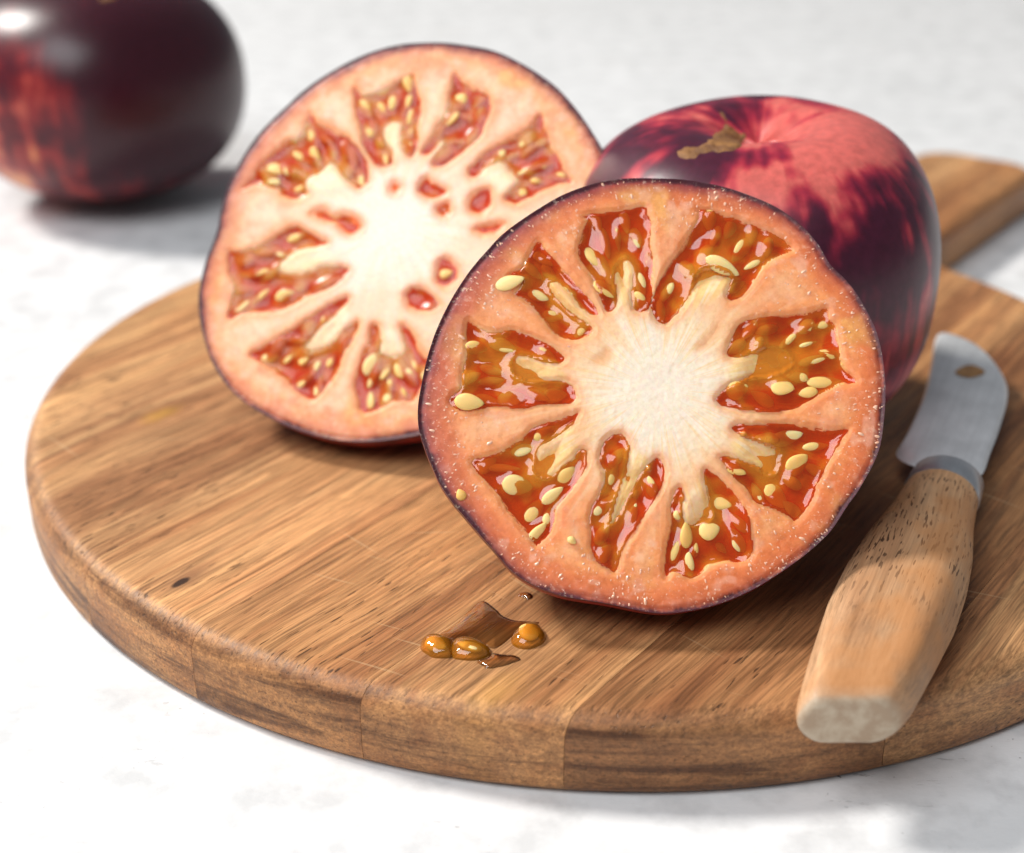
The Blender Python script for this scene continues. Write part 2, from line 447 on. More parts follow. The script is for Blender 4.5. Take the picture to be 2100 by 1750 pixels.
M_TABLE = mat_table()
M_FLESH = mat_flesh(); M_FLESH_DULL = mat_flesh('tomato_flesh_pale', 0.45, 0.40); M_SKIN = mat_skin()
M_JELLY = mat_jelly('seed_gel', (1.0, 0.86, 0.52))
M_JELLY_DULL = mat_jelly('seed_gel_soft', (1.0, 0.84, 0.56), 0.22, 0.17, (0.92, 0.10, 0.018), (1.0, 0.34, 0.05), 1.0)
M_BEAD = mat_plain('glint_bead', (0.82, 0.40, 0.24), (0.90, 0.58, 0.41), 300, 0.12, 0.0)  # pale colour of the beads stands in for wet glints
M_BEAD.node_tree.nodes['Principled BSDF'].inputs['Coat Weight'].default_value = 1.0
M_JUICE = mat_jelly('spilled_juice', (0.92, 0.80, 0.62), 0.04, 0.0)
M_SEED = mat_seed()

# ------------------------------------------------------------------ table
me = fast_mesh('table', np.array([(-2.0, -0.8, 0), (2.0, -0.8, 0), (2.0, 2.6, 0), (-2.0, 2.6, 0)]), np.array([(0, 1, 2, 3)]))
tag(link_mesh('table_surface', me, M_TABLE, smooth=False), kind='structure')

# ------------------------------------------------------------------ cutting board
T = 0.01441
BC = np.array([0.01987, -0.00399]); BR = 0.125
GD = np.array([0.6, 0.8]); GP = np.array([0.8, -0.6])         # along and across the fibres
def to_board(p):
    d = np.asarray(p)[:2] - BC; return np.array([d @ GP, d @ GD])
board = thing('cutting_board', (BC[0], BC[1], 0), 'round wooden cutting board with a short handle, carrying cut tomatoes and knife', 'cutting board',
              rot=(0, 0, math.atan2(0.8, 0.6) - math.pi / 2))
def board_outline():
    xl, xr, ye, cr, f = -0.0190, 0.0232, 0.2365, 0.013, 0.025
    pts = []
    def fil(xe, s):
        cx = xe + s * f; cyy = math.sqrt((BR + f) ** 2 - cx ** 2); return cx, cyy
    rx, ry = fil(xr, 1); lx, ly = fil(xl, -1)
    a0 = math.atan2(ry, rx); a1 = math.atan2(ly, lx)
    # big arc, counter-clockwise from the left fillet round the front to the right fillet
    n = 260
    for k in range(n + 1):
        a = a1 + (a0 + 2 * math.pi - a1) * k / n
        pts.append((BR * math.cos(a), BR * math.sin(a)))
    for k in range(1, 15):
        s = a0 + math.pi + (math.pi - (a0 + math.pi)) * k / 14
        pts.append((rx + f * math.cos(s), ry + f * math.sin(s)))
    for k in range(1, 8): pts.append((xr, ry + (ye - cr - ry) * k / 8))
    for k in range(9): pts.append((xr - cr + cr * math.cos(k / 8 * math.pi / 2), ye - cr + cr * math.sin(k / 8 * math.pi / 2)))
    for k in range(1, 4): pts.append((xr - cr + (xl - xr + 2 * cr) * k / 4, ye))
    for k in range(9): pts.append((xl + cr - cr * math.sin(k / 8 * math.pi / 2), ye - cr + cr * math.cos(k / 8 * math.pi / 2)))
    for k in range(1, 8): pts.append((xl, ye - cr + (ly - ye + cr) * k / 8))
    for k in range(0, 14):
        s = 0 + (a1 - math.pi) * k / 14
        pts.append((lx + f * math.cos(s), ly + f * math.sin(s)))
    return np.array(pts)
OUT = board_outline()
tang = np.roll(OUT, -1, 0) - np.roll(OUT, 1, 0); tang /= np.linalg.norm(tang, axis=1)[:, None]
inn = np.stack([-tang[:, 1], tang[:, 0]], 1)
prof = [(0.0022, 0.0), (0.0010, 0.0004), (0.0002, 0.0014), (0, 0.003), (0, T - 0.0040)]
for k in range(1, 9):
    a = k / 8 * math.pi / 2
    prof.append((0.0040 * (1 - math.cos(a)), T - 0.0040 + 0.0040 * math.sin(a)))
prof += [(0.0062, T)]
def board_bm():
    bm = bmesh.new(); rings = []
    for ins, z in prof:
        P = OUT + inn * ins
        rings.append([bm.verts.new((p[0], p[1], z)) for p in P])
    n = len(OUT)
    for a, b_ in zip(rings, rings[1:]):
        for i in range(n):
            j = (i + 1) % n; bm.faces.new((a[i], a[j], b_[j], b_[i]))
    for ring, z, flip in ((rings[-1], T, False), (rings[0], 0.0, True)):
        c = bm.verts.new((0, 0, z))
        for i in range(n):
            j = (i + 1) % n
            bm.faces.new((c, ring[j], ring[i]) if flip else (c, ring[i], ring[j]))
    return bm
kn = to_board(unproj(370, 1195, T))
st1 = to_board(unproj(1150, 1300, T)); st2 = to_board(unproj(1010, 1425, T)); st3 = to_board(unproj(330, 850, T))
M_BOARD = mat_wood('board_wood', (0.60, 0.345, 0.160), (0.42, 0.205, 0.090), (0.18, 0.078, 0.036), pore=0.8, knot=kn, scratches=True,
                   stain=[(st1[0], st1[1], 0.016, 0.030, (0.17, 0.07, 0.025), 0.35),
                          (st2[0], st2[1], 0.004, 0.009, (0.60, 0.31, 0.06), 0.3),
                          (st3[0], st3[1], 0.003, 0.007, (0.55, 0.29, 0.03), 0.5)])
cuts = [-0.2, -0.1215, -0.0900, -0.0590, -0.0275, 0.0035, 0.0358, 0.0650, 0.1015, 0.2]
PLANK_TINT = [(1, 1, 1), (1.10, 1.06, 1.0), (1.04, 1.0, 0.96), (0.86, 0.80, 0.76), (1.06, 1.0, 0.94), (0.76, 0.65, 0.57), (0.90, 0.80, 0.72), (0.62, 0.52, 0.46), (0.84, 0.77, 0.72), (1, 1, 1), (1, 1, 1)]
for x0, x1 in zip(cuts, cuts[1:]):
    bm = board_bm()
    for x, nx in ((x0 + 0.00004, -1), (x1 - 0.00004, 1)):
        r = bmesh.ops.bisect_plane(bm, geom=bm.verts[:] + bm.edges[:] + bm.faces[:], dist=1e-7, plane_co=(x, 0, 0), plane_no=(nx, 0, 0), clear_outer=True)
        ed = [g for g in r['geom_cut'] if isinstance(g, bmesh.types.BMEdge)]
        if ed: bmesh.ops.triangle_fill(bm, use_beauty=True, use_dissolve=False, edges=ed)
    if not bm.faces: bm.free(); continue
    bmesh.ops.recalc_face_normals(bm, faces=bm.faces[:])
    me = bpy.data.meshes.new('plank'); bm.to_mesh(me); bm.free()
    pk_ = link_mesh('plank', me, M_BOARD, board, True, math.radians(35))
    pk_.color = (*PLANK_TINT[(x0 > -0.15) + sum(x0 > c_ for c_ in cuts[1:-1])], 1)

# ------------------------------------------------------------------ seeds (shared shapes)
def seed_mesh(name, ln=1.0, wd=0.64, th=0.30, nu=14, nv=14):
    V = []; F = []
    for i in range(nu + 1):
        u = i / nu
        x = (u - 0.5) * ln
        # blunt at one end, pointed at the other
        r = (math.sin(math.pi * u ** 0.86) ** 0.66) * (1.0 - 0.24 * u) if 0 < u < 1 else 0
        for j in range(nv):
            a = 2 * math.pi * j / nv
            cx, cz = math.cos(a), math.sin(a)
            V.append((x, wd * 0.56 * r * math.copysign(abs(cx) ** 0.85, cx), th * 0.55 * r * math.copysign(abs(cz) ** 1.1, cz)))
    for i in range(nu):
        for j in range(nv):
            k = (j + 1) % nv
            F.append((i * nv + j, (i + 1) * nv + j, (i + 1) * nv + k, i * nv + k))
    me = bpy.data.meshes.new(name); me.from_pydata(V, [], F)
    bm = bmesh.new(); bm.from_mesh(me); bmesh.ops.remove_doubles(bm, verts=bm.verts[:], dist=1e-5); bmesh.ops.recalc_face_normals(bm, faces=bm.faces[:]); bm.to_mesh(me); bm.free()
    me.materials.append(M_SEED)
    me.polygons.foreach_set('use_smooth', [True] * len(me.polygons))
    return me
SEED_ME = seed_mesh('seed')

# ------------------------------------------------------------------ half tomatoes
def zconv(base, sc, pts): return [(base[0] + x * sc, base[1] + y * sc) for x, y in pts]
Z1 = ((840, 350), 0.27); Z2 = ((1312.5, 350), 0.27); Z3 = ((840, 805), 0.27); Z4 = ((1312.5, 805), 0.27)
Z5 = ((385, 70), 0.25); Z6 = ((787.5, 70), 0.25); Z7 = ((385, 472.5), 0.27); Z8 = ((700, 437.5), 0.2)

FRONT_RIM = [(1340, 366), (1290, 366), (1240, 372), (1195, 384), (1150, 402), (1105, 428), (1060, 458), (1027, 484), (1000, 513), (972, 545), (950, 575), (928, 610),
             (908, 648), (890, 690), (876, 735), (865, 785), (857, 835), (859, 880), (871, 920), (885, 955), (903, 994), (926, 1028), (956, 1064), (985, 1098),
             (1013, 1129), (1050, 1172), (1096, 1201), (1145, 1220), (1195, 1230), (1245, 1238), (1300, 1250), (1340, 1257), (1385, 1257), (1447, 1246), (1490, 1233),
             (1528, 1217), (1562, 1199), (1595, 1178), (1630, 1154), (1662, 1129), (1703, 1090), (1739, 1036), (1757, 1012), (1773, 985), (1792, 950), (1806, 910),
             (1814, 850), (1816, 800), (1813, 755), (1806, 712), (1794, 672), (1776, 635), (1755, 600), (1730, 570), (1705, 546), (1693, 528), (1678, 502), (1655, 474),
             (1625, 447), (1590, 424), (1550, 406), (1500, 388), (1450, 376), (1395, 368)]
REAR_RIM = [(870, 88), (835, 90), (800, 96), (760, 108), (720, 125), (685, 144), (650, 166), (618, 190), (590, 216), (558, 246), (530, 276), (508, 306), (490, 336),
            (473, 368), (460, 402), (452, 436), (446, 470), (436, 500), (424, 530), (415, 562), (409, 592), (407, 625), (411, 662), (420, 700), (432, 736), (448, 766),
            (470, 796), (500, 824), (545, 852), (595, 876), (650, 894), (710, 905), (770, 905), (830, 897), (890, 885), (950, 868), (1010, 842), (1065, 806), (1112, 765),
            (1150, 718), (1182, 668), (1207, 614), (1227, 556), (1241, 498), (1251, 440), (1255, 395), (1253, 362), (1247, 335), (1237, 310), (1223, 285), (1206, 258),
            (1188, 232), (1166, 205), (1140, 178), (1108, 154), (1072, 132), (1035, 113), (1000, 101), (955, 93), (912, 88)]

FRONT_LOC = [
 (Z1, 1.0, [(1320,340),(1450,318),(1620,300),(1780,270),(1805,320),(1838,400),(1830,560),(1855,700),(1850,880),(1830,1020),(1760,1075),(1710,1050),(1690,980),(1700,840),(1705,740),(1650,655),(1600,665),(1560,720),(1548,790),(1572,900),(1580,990),(1540,1060),(1490,1060),(1460,980),(1420,880),(1370,780),(1310,700),(1280,640),(1290,540),(1320,430),(1350,375)]),
 (Z1, 1.0, [(980,530),(1040,600),(1110,680),(1180,760),(1290,880),(1400,1010),(1440,1080),(1420,1100),(1350,1080),(1280,1010),(1200,910),(1100,840),(1060,860),(1110,960),(1250,1085),(1370,1165),(1395,1210),(1350,1260),(1230,1280),(1130,1260),(1050,1180),(960,1060),(870,970),(800,935),(850,870),(855,820),(770,785),(860,740),(910,640)]),
 (Z1, 1.0, [(440,1140),(500,1170),(620,1230),(760,1210),(850,1230),(950,1270),(1060,1320),(1150,1390),(1180,1430),(1130,1460),(1020,1450),(930,1420),(830,1400),(770,1450),(790,1530),(840,1570),(960,1600),(1100,1590),(1210,1610),(1260,1680),(1260,1740),(1200,1770),(1080,1770),(960,1780),(870,1805),(760,1795),(650,1790),(540,1800),(400,1815),(330,1790),(300,1740),(360,1680),(400,1650),(400,1560),(420,1450),(440,1350),(430,1250)]),
 (Z3, 1.0, [(475,525),(560,490),(680,450),(760,405),(860,340),(960,260),(1100,215),(1230,170),(1280,150),(1265,215),(1200,275),(1090,355),(1000,400),(960,460),(950,530),(945,600),(1010,640),(1090,630),(1150,565),(1240,490),(1300,430),(1345,450),(1340,560),(1300,640),(1250,720),(1180,800),(1120,870),(1110,960),(1080,1060),(1010,1120),(960,1165),(930,1110),(870,1050),(800,970),(720,870),(680,780),(600,690),(530,620)]),
 (Z3, 1.0, [(1450,480),(1480,380),(1550,320),(1620,320),(1670,400),(1665,480),(1630,620),(1590,740),(1550,880),(1525,990),(1552,995),(1620,870),(1690,740),(1730,660),(1790,570),(1850,510),(1890,490),(1935,560),(1935,640),(1900,740),(1840,850),(1780,940),(1700,1060),(1640,1140),(1600,1240),(1565,1360),(1500,1330),(1440,1290),(1380,1180),(1385,1080),(1370,970),(1385,870),(1430,790),(1475,700),(1485,600),(1455,540)]),
 (Z4, 1.0, [(300,720),(255,790),(235,880),(240,980),(220,1080),(200,1180),(190,1395),(250,1360),(330,1390),(400,1410),(470,1370),(530,1320),(640,1290),(780,1290),(860,1200),(840,1080),(835,960),(790,860),(720,760),(640,680),(560,610),(500,580),(490,660),(510,760),(530,850),(555,930),(515,975),(470,980),(420,1000),(365,995),(330,940),(320,880),(335,790)]),
 (Z4, 1.0, [(700,265),(760,240),(860,250),(1000,240),(1150,240),(1320,260),(1450,285),(1580,280),(1550,330),(1500,420),(1440,520),(1400,600),(1340,730),(1300,830),(1250,900),(1180,975),(1140,940),(1050,890),(960,860),(880,830),(800,720),(700,620),(630,530),(610,490),(680,485),(800,525),(900,570),(1000,620),(1040,590),(1060,520),(1070,450),(1000,405),(900,372),(800,338),(730,300)]),
 (Z2, 1.0, [(1420,1040),(1280,1075),(1130,1090),(950,1110),(800,1140),(740,1180),(700,1270),(660,1390),(740,1420),(860,1380),(960,1340),(1080,1345),(1150,1410),(1150,1470),(1030,1540),(850,1565),(750,1600),(640,1660),(585,1730),(620,1780),(740,1805),(900,1825),(1050,1825),(1180,1805),(1290,1745),(1400,1680),(1520,1630),(1640,1610),(1620,1560),(1560,1470),(1520,1380),(1510,1280),(1490,1180),(1440,1120)]),
 (Z2, 1.0, [(460,300),(540,310),(640,350),(760,370),(860,410),(960,450),(1060,500),(1170,590),(1080,640),(1000,680),(930,740),(880,820),(820,900),(760,960),(690,980),(660,950),(680,880),(695,810),(640,780),(560,745),(480,745),(430,800),(400,880),(380,940),(330,1020),(270,1100),(190,1155),(130,1130),(85,1030),(110,930),(150,830),(210,730),(290,620),(370,500),(430,400),(455,340)]),
 (Z2, 0.16, [(600,1140),(640,1200),(560,1340),(430,1400),(400,1330),(480,1250),(540,1170)]),
 (Z1, 0.16, [(1500,1320),(1560,1400),(1540,1470),(1470,1500),(1390,1480),(1370,1430),(1430,1370)]),
]
REAR_LOC = [
 (Z5, 1.0, [(1000,650),(1060,720),(1180,790),(1290,830),(1380,920),(1460,1010),(1480,1120),(1470,1220),(1400,1260),(1320,1215),(1250,1130),(1170,1040),(1080,1120),(980,1180),(970,1250),(985,1300),(900,1350),(800,1340),(720,1270),(630,1240),(540,1230),(450,1260),(520,1180),(600,1070),(700,970),(800,880),(900,850),(960,780)]),
 (Z5, 1.0, [(1360,440),(1440,500),(1560,470),(1700,410),(1840,330),(1860,420),(1890,500),(1910,600),(1880,760),(1890,880),(1850,990),(1800,990),(1750,920),(1750,790),(1735,725),(1650,720),(1600,780),(1610,880),(1680,960),(1670,1060),(1580,1090),(1510,1040),(1440,920),(1420,800),(1380,650),(1370,540)]),
 (Z6, 1.0, [(580,320),(640,390),(740,450),(850,510),(870,570),(860,650),(820,740),(790,830),(720,900),(650,960),(570,1020),(490,1070),(410,1080),(400,1030),(430,960),(490,900),(460,870),(400,960),(320,980),(310,940),(380,860),(440,740),(520,640),(530,520),(560,420)]),
 (Z6, 1.0, [(1280,660),(1200,760),(1100,830),(980,890),(850,960),(760,1040),(690,1120),(720,1170),(790,1140),(850,1080),(960,1045),(1020,1100),(1090,1190),(1060,1260),(990,1330),(1020,1370),(1100,1380),(1200,1330),(1300,1280),(1420,1230),(1540,1200),(1480,1120),(1440,1010),(1370,920),(1340,830),(1310,740)]),
 (Z6, 0.7, [(740,1300),(850,1260),(880,1330),(860,1420),(780,1480),(700,1440),(690,1360)]),
 (Z6, 0.7, [(280,1240),(340,1170),(410,1210),(510,1280),(470,1330),(370,1350),(290,1310)]),
 (Z6, 0.6, [(430,1410),(500,1370),(545,1400),(530,1470),(480,1500),(430,1460)]),
 (Z6, 0.6, [(740,1590),(850,1560),(980,1550),(930,1620),(800,1640)]),
 (Z5, 0.5, [(1690,1210),(1745,1250),(1700,1305),(1655,1270)]),
 (Z5, 0.7, [(1010,1470),(1100,1430),(1200,1480),(1320,1470),(1430,1550),(1400,1620),(1300,1640),(1200,1560),(1080,1520)]),
 (Z7, 1.0, [(300,170),(420,160),(560,110),(680,30),(760,-20),(840,-30),(940,20),(1060,90),(960,130),(850,140),(720,220),(680,280),(720,320),(830,330),(930,310),(1050,270),(1190,280),(1210,310),(1150,380),(1060,440),(900,500),(800,560),(700,610),(560,620),(430,620),(300,670),(330,560),(350,430),(310,330)]),
 (Z7, 1.0, [(460,950),(540,900),(660,830),(780,760),(900,680),(1050,580),(1200,500),(1210,540),(1120,640),(1000,740),(920,830),(870,880),(940,920),(1040,880),(1100,850),(1180,760),(1270,700),(1290,720),(1250,820),(1180,930),(1140,1060),(1100,1130),(1010,1230),(950,1290),(880,1270),(800,1210),(740,1140),(640,1060),(540,1000)]),
 (Z7, 1.0, [(1385,720),(1440,720),(1465,830),(1450,920),(1500,960),(1580,960),(1650,930),(1630,820),(1620,720),(1700,770),(1760,900),(1830,1000),(1830,1100),(1760,1200),(1700,1300),(1600,1290),(1500,1330),(1420,1370),(1320,1380),(1290,1280),(1260,1180),(1290,1060),(1330,940),(1370,850),(1375,780)]),
 (Z7, 0.8, [(1650,480),(1720,430),(1800,450),(1880,520),(1900,570),(1840,600),(1720,600),(1660,560)]),
 (Z8, 0.7, [(980,520),(1060,450),(1180,530),(1190,640),(1130,730),(1040,760),(970,680)]),
]
# seeds: frame, blunt end, pointed end, width, lift (1 = lying proud of the gel, 0 = deep)
FRONT_SEEDS = [
 (Z1,660,880,862,825,110,1.3),(Z1,1350,580,1515,745,130,.55),(Z1,1410,840,1560,955,115,.95),(Z1,1705,420,1745,570,90,.5),(Z1,1572,410,1595,580,52,.45),(Z1,1465,430,1515,640,50,.4),
 (Z1,1835,585,1795,745,62,.4),(Z1,1015,705,1115,840,90,.4),(Z1,1210,850,1245,975,80,.4),(Z1,1310,1140,1265,1255,105,.35),(Z1,1010,1080,1160,1095,90,.15),(Z1,605,1270,805,1360,125,.55),
 (Z1,540,1475,710,1525,75,.2),(Z1,350,1750,555,1772,130,1.2),(Z1,675,1745,865,1700,130,.45),(Z1,1020,1705,1190,1690,110,.45),(Z1,530,1592,710,1580,62,.3),
 (Z3,775,445,950,405,95,.55),(Z3,590,560,830,572,70,.5),(Z3,712,690,925,712,150,.85),(Z3,1140,690,1250,565,115,.6),(Z3,890,970,1010,805,115,.35),(Z3,1035,1010,1075,865,85,.3),
 (Z3,408,815,372,742,75,1.3),(Z3,1405,920,1560,775,85,.7),(Z3,1420,1140,1510,1000,95,.8),(Z3,1205,1105,1262,1150,62,1.2),(Z3,1715,800,1728,735,50,.6),(Z3,1800,562,1838,590,42,.9),
 (Z4,1000,365,1232,308,115,.55),(Z4,1250,412,1440,388,65,.3),(Z4,1130,600,1265,480,140,.95),(Z4,970,710,1118,860,130,.6),(Z4,660,552,800,615,95,.95),(Z4,770,305,812,322,42,1.0),
 (Z4,548,800,700,855,125,.35),(Z4,460,1070,600,1025,130,1.0),(Z4,245,1290,315,1105,75,.6),(Z4,418,1240,432,1140,55,.6),(Z4,262,945,328,905,72,.9),(Z4,590,1140,660,1210,62,.25),
 (Z2,668,1690,815,1640,150,1.0),(Z2,1000,1620,1165,1655,150,1.0),(Z2,935,1265,875,1340,68,.9),(Z2,1075,1330,1230,1190,55,.4),(Z2,1220,1325,1350,1285,45,.35),(Z2,1220,1455,1440,1398,75,.5),
 (Z2,1280,1602,1550,1588,95,.4),(Z2,605,412,545,572,75,.5),(Z2,835,510,712,670,112,.6),(Z2,955,630,795,738,85,.6),(Z2,512,672,738,790,120,1.15),(Z2,325,680,400,815,110,.8),(Z2,680,905,800,825,65,.2)]
REAR_SEEDS = [
 (Z5,650,1085,840,1102,95,.7),(Z5,862,965,1005,1045,62,.5),(Z5,1000,790,1042,940,62,.6),(Z5,1158,865,1192,1015,62,.6),(Z5,1335,1040,1275,1185,92,.6),(Z5,845,1285,965,1235,55,.5),(Z5,1490,680,1490,830,110,.7),
 (Z5,1555,550,1625,655,62,.5),(Z5,1815,490,1745,645,72,.6),(Z5,1855,710,1805,830,62,.4),(Z5,1540,870,1610,910,60,.6),(Z6,660,492,535,615,105,.7),(Z6,632,638,705,692,55,.5),(Z6,468,750,428,840,62,.5),(Z6,530,860,650,862,65,.6),
 (Z6,1228,912,1115,1005,65,.6),(Z6,1370,1028,1185,1092,85,.7),(Z6,1200,1188,1300,1192,55,.6),(Z6,1158,1270,1102,1325,72,.6),(Z6,1090,955,990,1005,55,.5),
 (Z7,390,322,600,298,85,.7),(Z7,620,112,750,195,72,.5),(Z7,790,425,890,398,85,.5),(Z7,470,548,600,442,55,.4),(Z7,712,998,798,922,55,.5),(Z7,988,990,892,1140,65,.7),(Z7,1052,1030,1096,930,55,.4),
 (Z7,1350,1090,1445,920,112,.9),(Z7,1520,1120,1520,1235,55,.6),(Z7,1655,1050,1715,1170,72,.7),(Z7,750,822,890,832,45,.7),(Z8,990,630,1130,598,110,.9),(Z7,1790,590,1890,556,70,.6)]

def half_tomato(name, label, rim_px, locs, seeds, n_az, n_el, low_px, depth, nr, na, pale, seed0, bulge=1.015):
    az, el = math.radians(n_az), math.radians(n_el)
    n = np.array([math.sin(az) * math.cos(el), -math.cos(az) * math.cos(el), math.sin(el)])
    ex = np.cross(np.array([0, 0, 1.0]), n); ex /= np.linalg.norm(ex)
    ey = np.cross(n, ex)
    z0 = T + 0.006
    def body_profile():
        pr = []
        for k in range(0, 41):
            f = k / 40 * math.pi / 2
            s = math.cos(f) ** 0.86; d = math.sin(f) ** 1.0 * depth
            s *= 1 + (bulge - 1) * math.sin(min(1, f / 0.7) * math.pi)
            pr.append((s, d))
        return pr
    prof_ = body_profile()
    for it in range(5):
        O = unproj(low_px[0], low_px[1], z0)
        def hit(px, py):
            d = ray(px, py); return CAM + d * (((O - CAM) @ n) / (d @ n))
        R3 = np.array([hit(*p) for p in rim_px])
        c0 = R3.mean(0)
        loc = np.stack([(R3 - c0) @ ex, (R3 - c0) @ ey], 1)
        # rim as radius over angle
        sm = smooth_closed(loc, 6)
        ang = np.unwrap(np.arctan2(sm[:, 1], sm[:, 0])); rad = np.hypot(sm[:, 0], sm[:, 1])
        o_ = np.argsort(ang % (2 * math.pi)); A = (ang % (2 * math.pi))[o_]; Rr = rad[o_]
        th = np.arange(na) / na * 2 * math.pi
        RO = np.interp(th, np.r_[A - 2 * math.pi, A, A + 2 * math.pi], np.r_[Rr, Rr, Rr])
        # back body
        V = []
        for s, d in prof_:
            dim = 0.0
            x = RO * s * np.cos(th); y = RO * s * np.sin(th)
            V.append(np.stack([x, y, np.full(na, -d)], 1))
        V = np.array(V)
        W = c0 + V[..., 0:1] * ex + V[..., 1:2] * ey + V[..., 2:3] * n
        dz = W[..., 2].min() - T
        if abs(dz) < 1e-6: break
        z0 -= dz
    root = thing(name, c0, label, 'tomato half')
    root.rotation_mode = 'QUATERNION'
    Mx = Matrix(((ex[0], ey[0], n[0]), (ex[1], ey[1], n[1]), (ex[2], ey[2], n[2])))
    root.rotation_quaternion = Mx.to_quaternion()
    def tolocal(px, py):
        p = hit(px, py) - c0; return (p @ ex, p @ ey)
    # ---- skin
    lip = 0.0
    Vs = V.reshape(-1, 3)
    nb = len(prof_)
    idx = np.arange(nb * na).reshape(nb, na)
    q = np.stack([idx[:-1], idx[1:], np.roll(idx[1:], -1, 1), np.roll(idx[:-1], -1, 1)], -1).reshape(-1, 4)
    # soft irregularities, none at the rim
    nrm = Vs / (np.linalg.norm(Vs, axis=1)[:, None] + 1e-9)
    wv = np.clip(-Vs[:, 2] / 0.01, 0, 1)
    Vs = Vs + nrm * ((fbm(Vs * 70, 2, seed0) - 0.5) * 0.0012 * wv)[:, None]
    Vs[:, 2] = np.where(np.repeat(np.arange(nb), na) == 0, 0.0, Vs[:, 2])
    me = fast_mesh('skin', Vs, q)
    dark = fbm(Vs * np.array([55, 55, 25]), 4, seed0 + 5)
    up = (Vs @ np.array([0, 1.0, 0])) / 0.05            # shoulder side of the fruit is darker
    k = sstep(0.30, 0.62, dark + 0.16 * up + 0.02)
    # paler and redder lower down
    colr = mix((0.42, 0.022, 0.018), (0.075, 0.006, 0.016), k)
    rimz = sstep(0.0, 0.0025, -Vs[:, 2])
    colr = mix((0.055, 0.008, 0.022), colr, rimz * 0.8 + 0.1)
    color_attr(me, 'pigment', colr)
    link_mesh('skin', me, M_SKIN, root)
    # ---- flesh
    rho = np.linspace(0, 1, nr + 1)[1:]
    rho = rho ** 0.92
    X = rho[:, None] * RO[None] * np.cos(th)[None]; Y = rho[:, None] * RO[None] * np.sin(th)[None]
    P = np.stack([X.ravel(), Y.ravel()], 1); P = np.vstack([[0, 0], P])
    edge = np.r_[0.05, ((1 - rho)[:, None] * RO[None]).ravel()]
    rr = np.r_[0, np.repeat(rho, na)]
    tt = np.r_[0, np.tile(th, nr)]
    sd = np.full(len(P), -0.02); dep = np.zeros(len(P)); plac = np.zeros(len(P)); tipd = np.zeros(len(P)); pw = np.zeros(len(P)); shal = np.zeros(len(P))
    polys = []
    for (base, sc), dk, pts in locs:
        px = smooth_closed(zconv(base, sc, pts), 4)
        poly = np.array([tolocal(*p) for p in px]); polys.append((poly, dk))
        lo = poly.min(0) - 0.004; hi = poly.max(0) + 0.004
        m_ = np.where(((P > lo) & (P < hi)).all(1))[0]
        s = poly_sd(P[m_], poly)
        # ragged cut edge
        s = s + (fbm(np.c_[P[m_] * 900, np.zeros(len(m_))], 2, seed0 + 2) - 0.5) * 0.0005
        if dk > 0.3:
            sd[m_] = np.maximum(sd[m_], s)
            hs = poly_sd(P[m_], hull2(poly))
            plac[m_] = np.maximum(plac[m_], sstep(0.0002, 0.0020, hs))
            tipd[m_] = np.maximum(tipd[m_], sstep(0.0022, 0.0062, hs) * 0.65)
            pwl = sstep(0.0002, 0.0012, hs - s)
            pw[m_] = np.where(s > 0, np.maximum(pw[m_], pwl), pw[m_])
        else:
            shal[m_] = np.maximum(shal[m_], sstep(-0.0004, 0.0012, s))
        dmax = 0.0026 * dk; pwl = 0
        dd = dmax * (1 - np.exp(-np.clip(s, 0, None) / (0.0009 + 0.0007 * (1 - dk) + 0.0012 * pwl))) if dk > 0.3 else 0.0002 * sstep(-0.0006, 0.0022, s)
        dep[m_] = np.maximum(dep[m_], dd)
    P3 = np.c_[P, np.zeros(len(P))]
    inside = sd > 0.0002
    h = -dep + (fbm(P3 * 250, 3, seed0 + 9) - 0.5) * np.where(inside, 0.0012, 0.00016)
    h += (fbm(P3 * 1100, 2, seed0 + 4) - 0.5) * 0.00008
    h += -0.00025 * sstep(0.0009, 0.0, -sd) * (~inside)           # rounded lip of each cavity
    h -= 0.0004 * sstep(0.0015, 0.0, edge)
    h -= (0.0013 if not pale else 0.0006) * tipd * plac * (~inside)
    h -= (0.0010 if not pale else 0.0005) * pw * tipd * inside * np.exp(-np.clip(sd, 0, None) / 0.001)
    h *= sstep(0.0, 0.0008, edge)                                # meets the skin at the rim
    # pigment
    f1 = fbm(P3 * 130, 4, seed0 + 11); f2 = fbm(P3 * 420, 3, seed0 + 12)
    rad_n = fbm(np.c_[np.cos(tt) * 9, np.sin(tt) * 9, rr * 2.2], 4, seed0 + 13)
    core = (0.91, 0.78, 0.63) if not pale else (0.85, 0.75, 0.65)
    mid = (0.88, 0.34, 0.115) if not pale else (0.85, 0.52, 0.32)
    outer = (0.76, 0.195, 0.05) if not pale else (0.83, 0.40, 0.18)
    streak = fbm(np.c_[np.cos(tt) * 30, np.sin(tt) * 30, rr * 3.0], 3, seed0 + 14)
    col = mix(core, (0.93, 0.68, 0.42) if not pale else (0.86, 0.66, 0.50), sstep(0.16, 0.42, rr + (f1 - 0.5) * 0.2 + (rad_n - 0.5) * 0.3))
    col = mix(col, (0.93, 0.64, 0.32) if not pale else (0.87, 0.68, 0.48), sstep(0.54, 0.70, fbm(np.c_[np.cos(tt) * 48, np.sin(tt) * 48, rr * 5.0], 3, seed0 + 41)) * sstep(0.06, 0.22, rr) * 0.6)
    col = mix(col, mid, sstep(0.26, 0.70, rr + (f1 - 0.5) * 0.22 + (rad_n - 0.5) * 0.22))
    ew = edge + (f1 - 0.5) * 0.005
    col = mix(col, outer, sstep(0.0068, 0.0035, ew) * 0.8)
    col = mix(col, (0.86, 0.48, 0.13), sstep(0.58, 0.72, fbm(P3 * 95, 3, seed0 + 20)) * sstep(0.72, 0.85, rr) * 0.6)   # yellow flecks in the wall
    pk = sstep(0.56, 0.72, f2) * sstep(0.45, 0.7, rr)
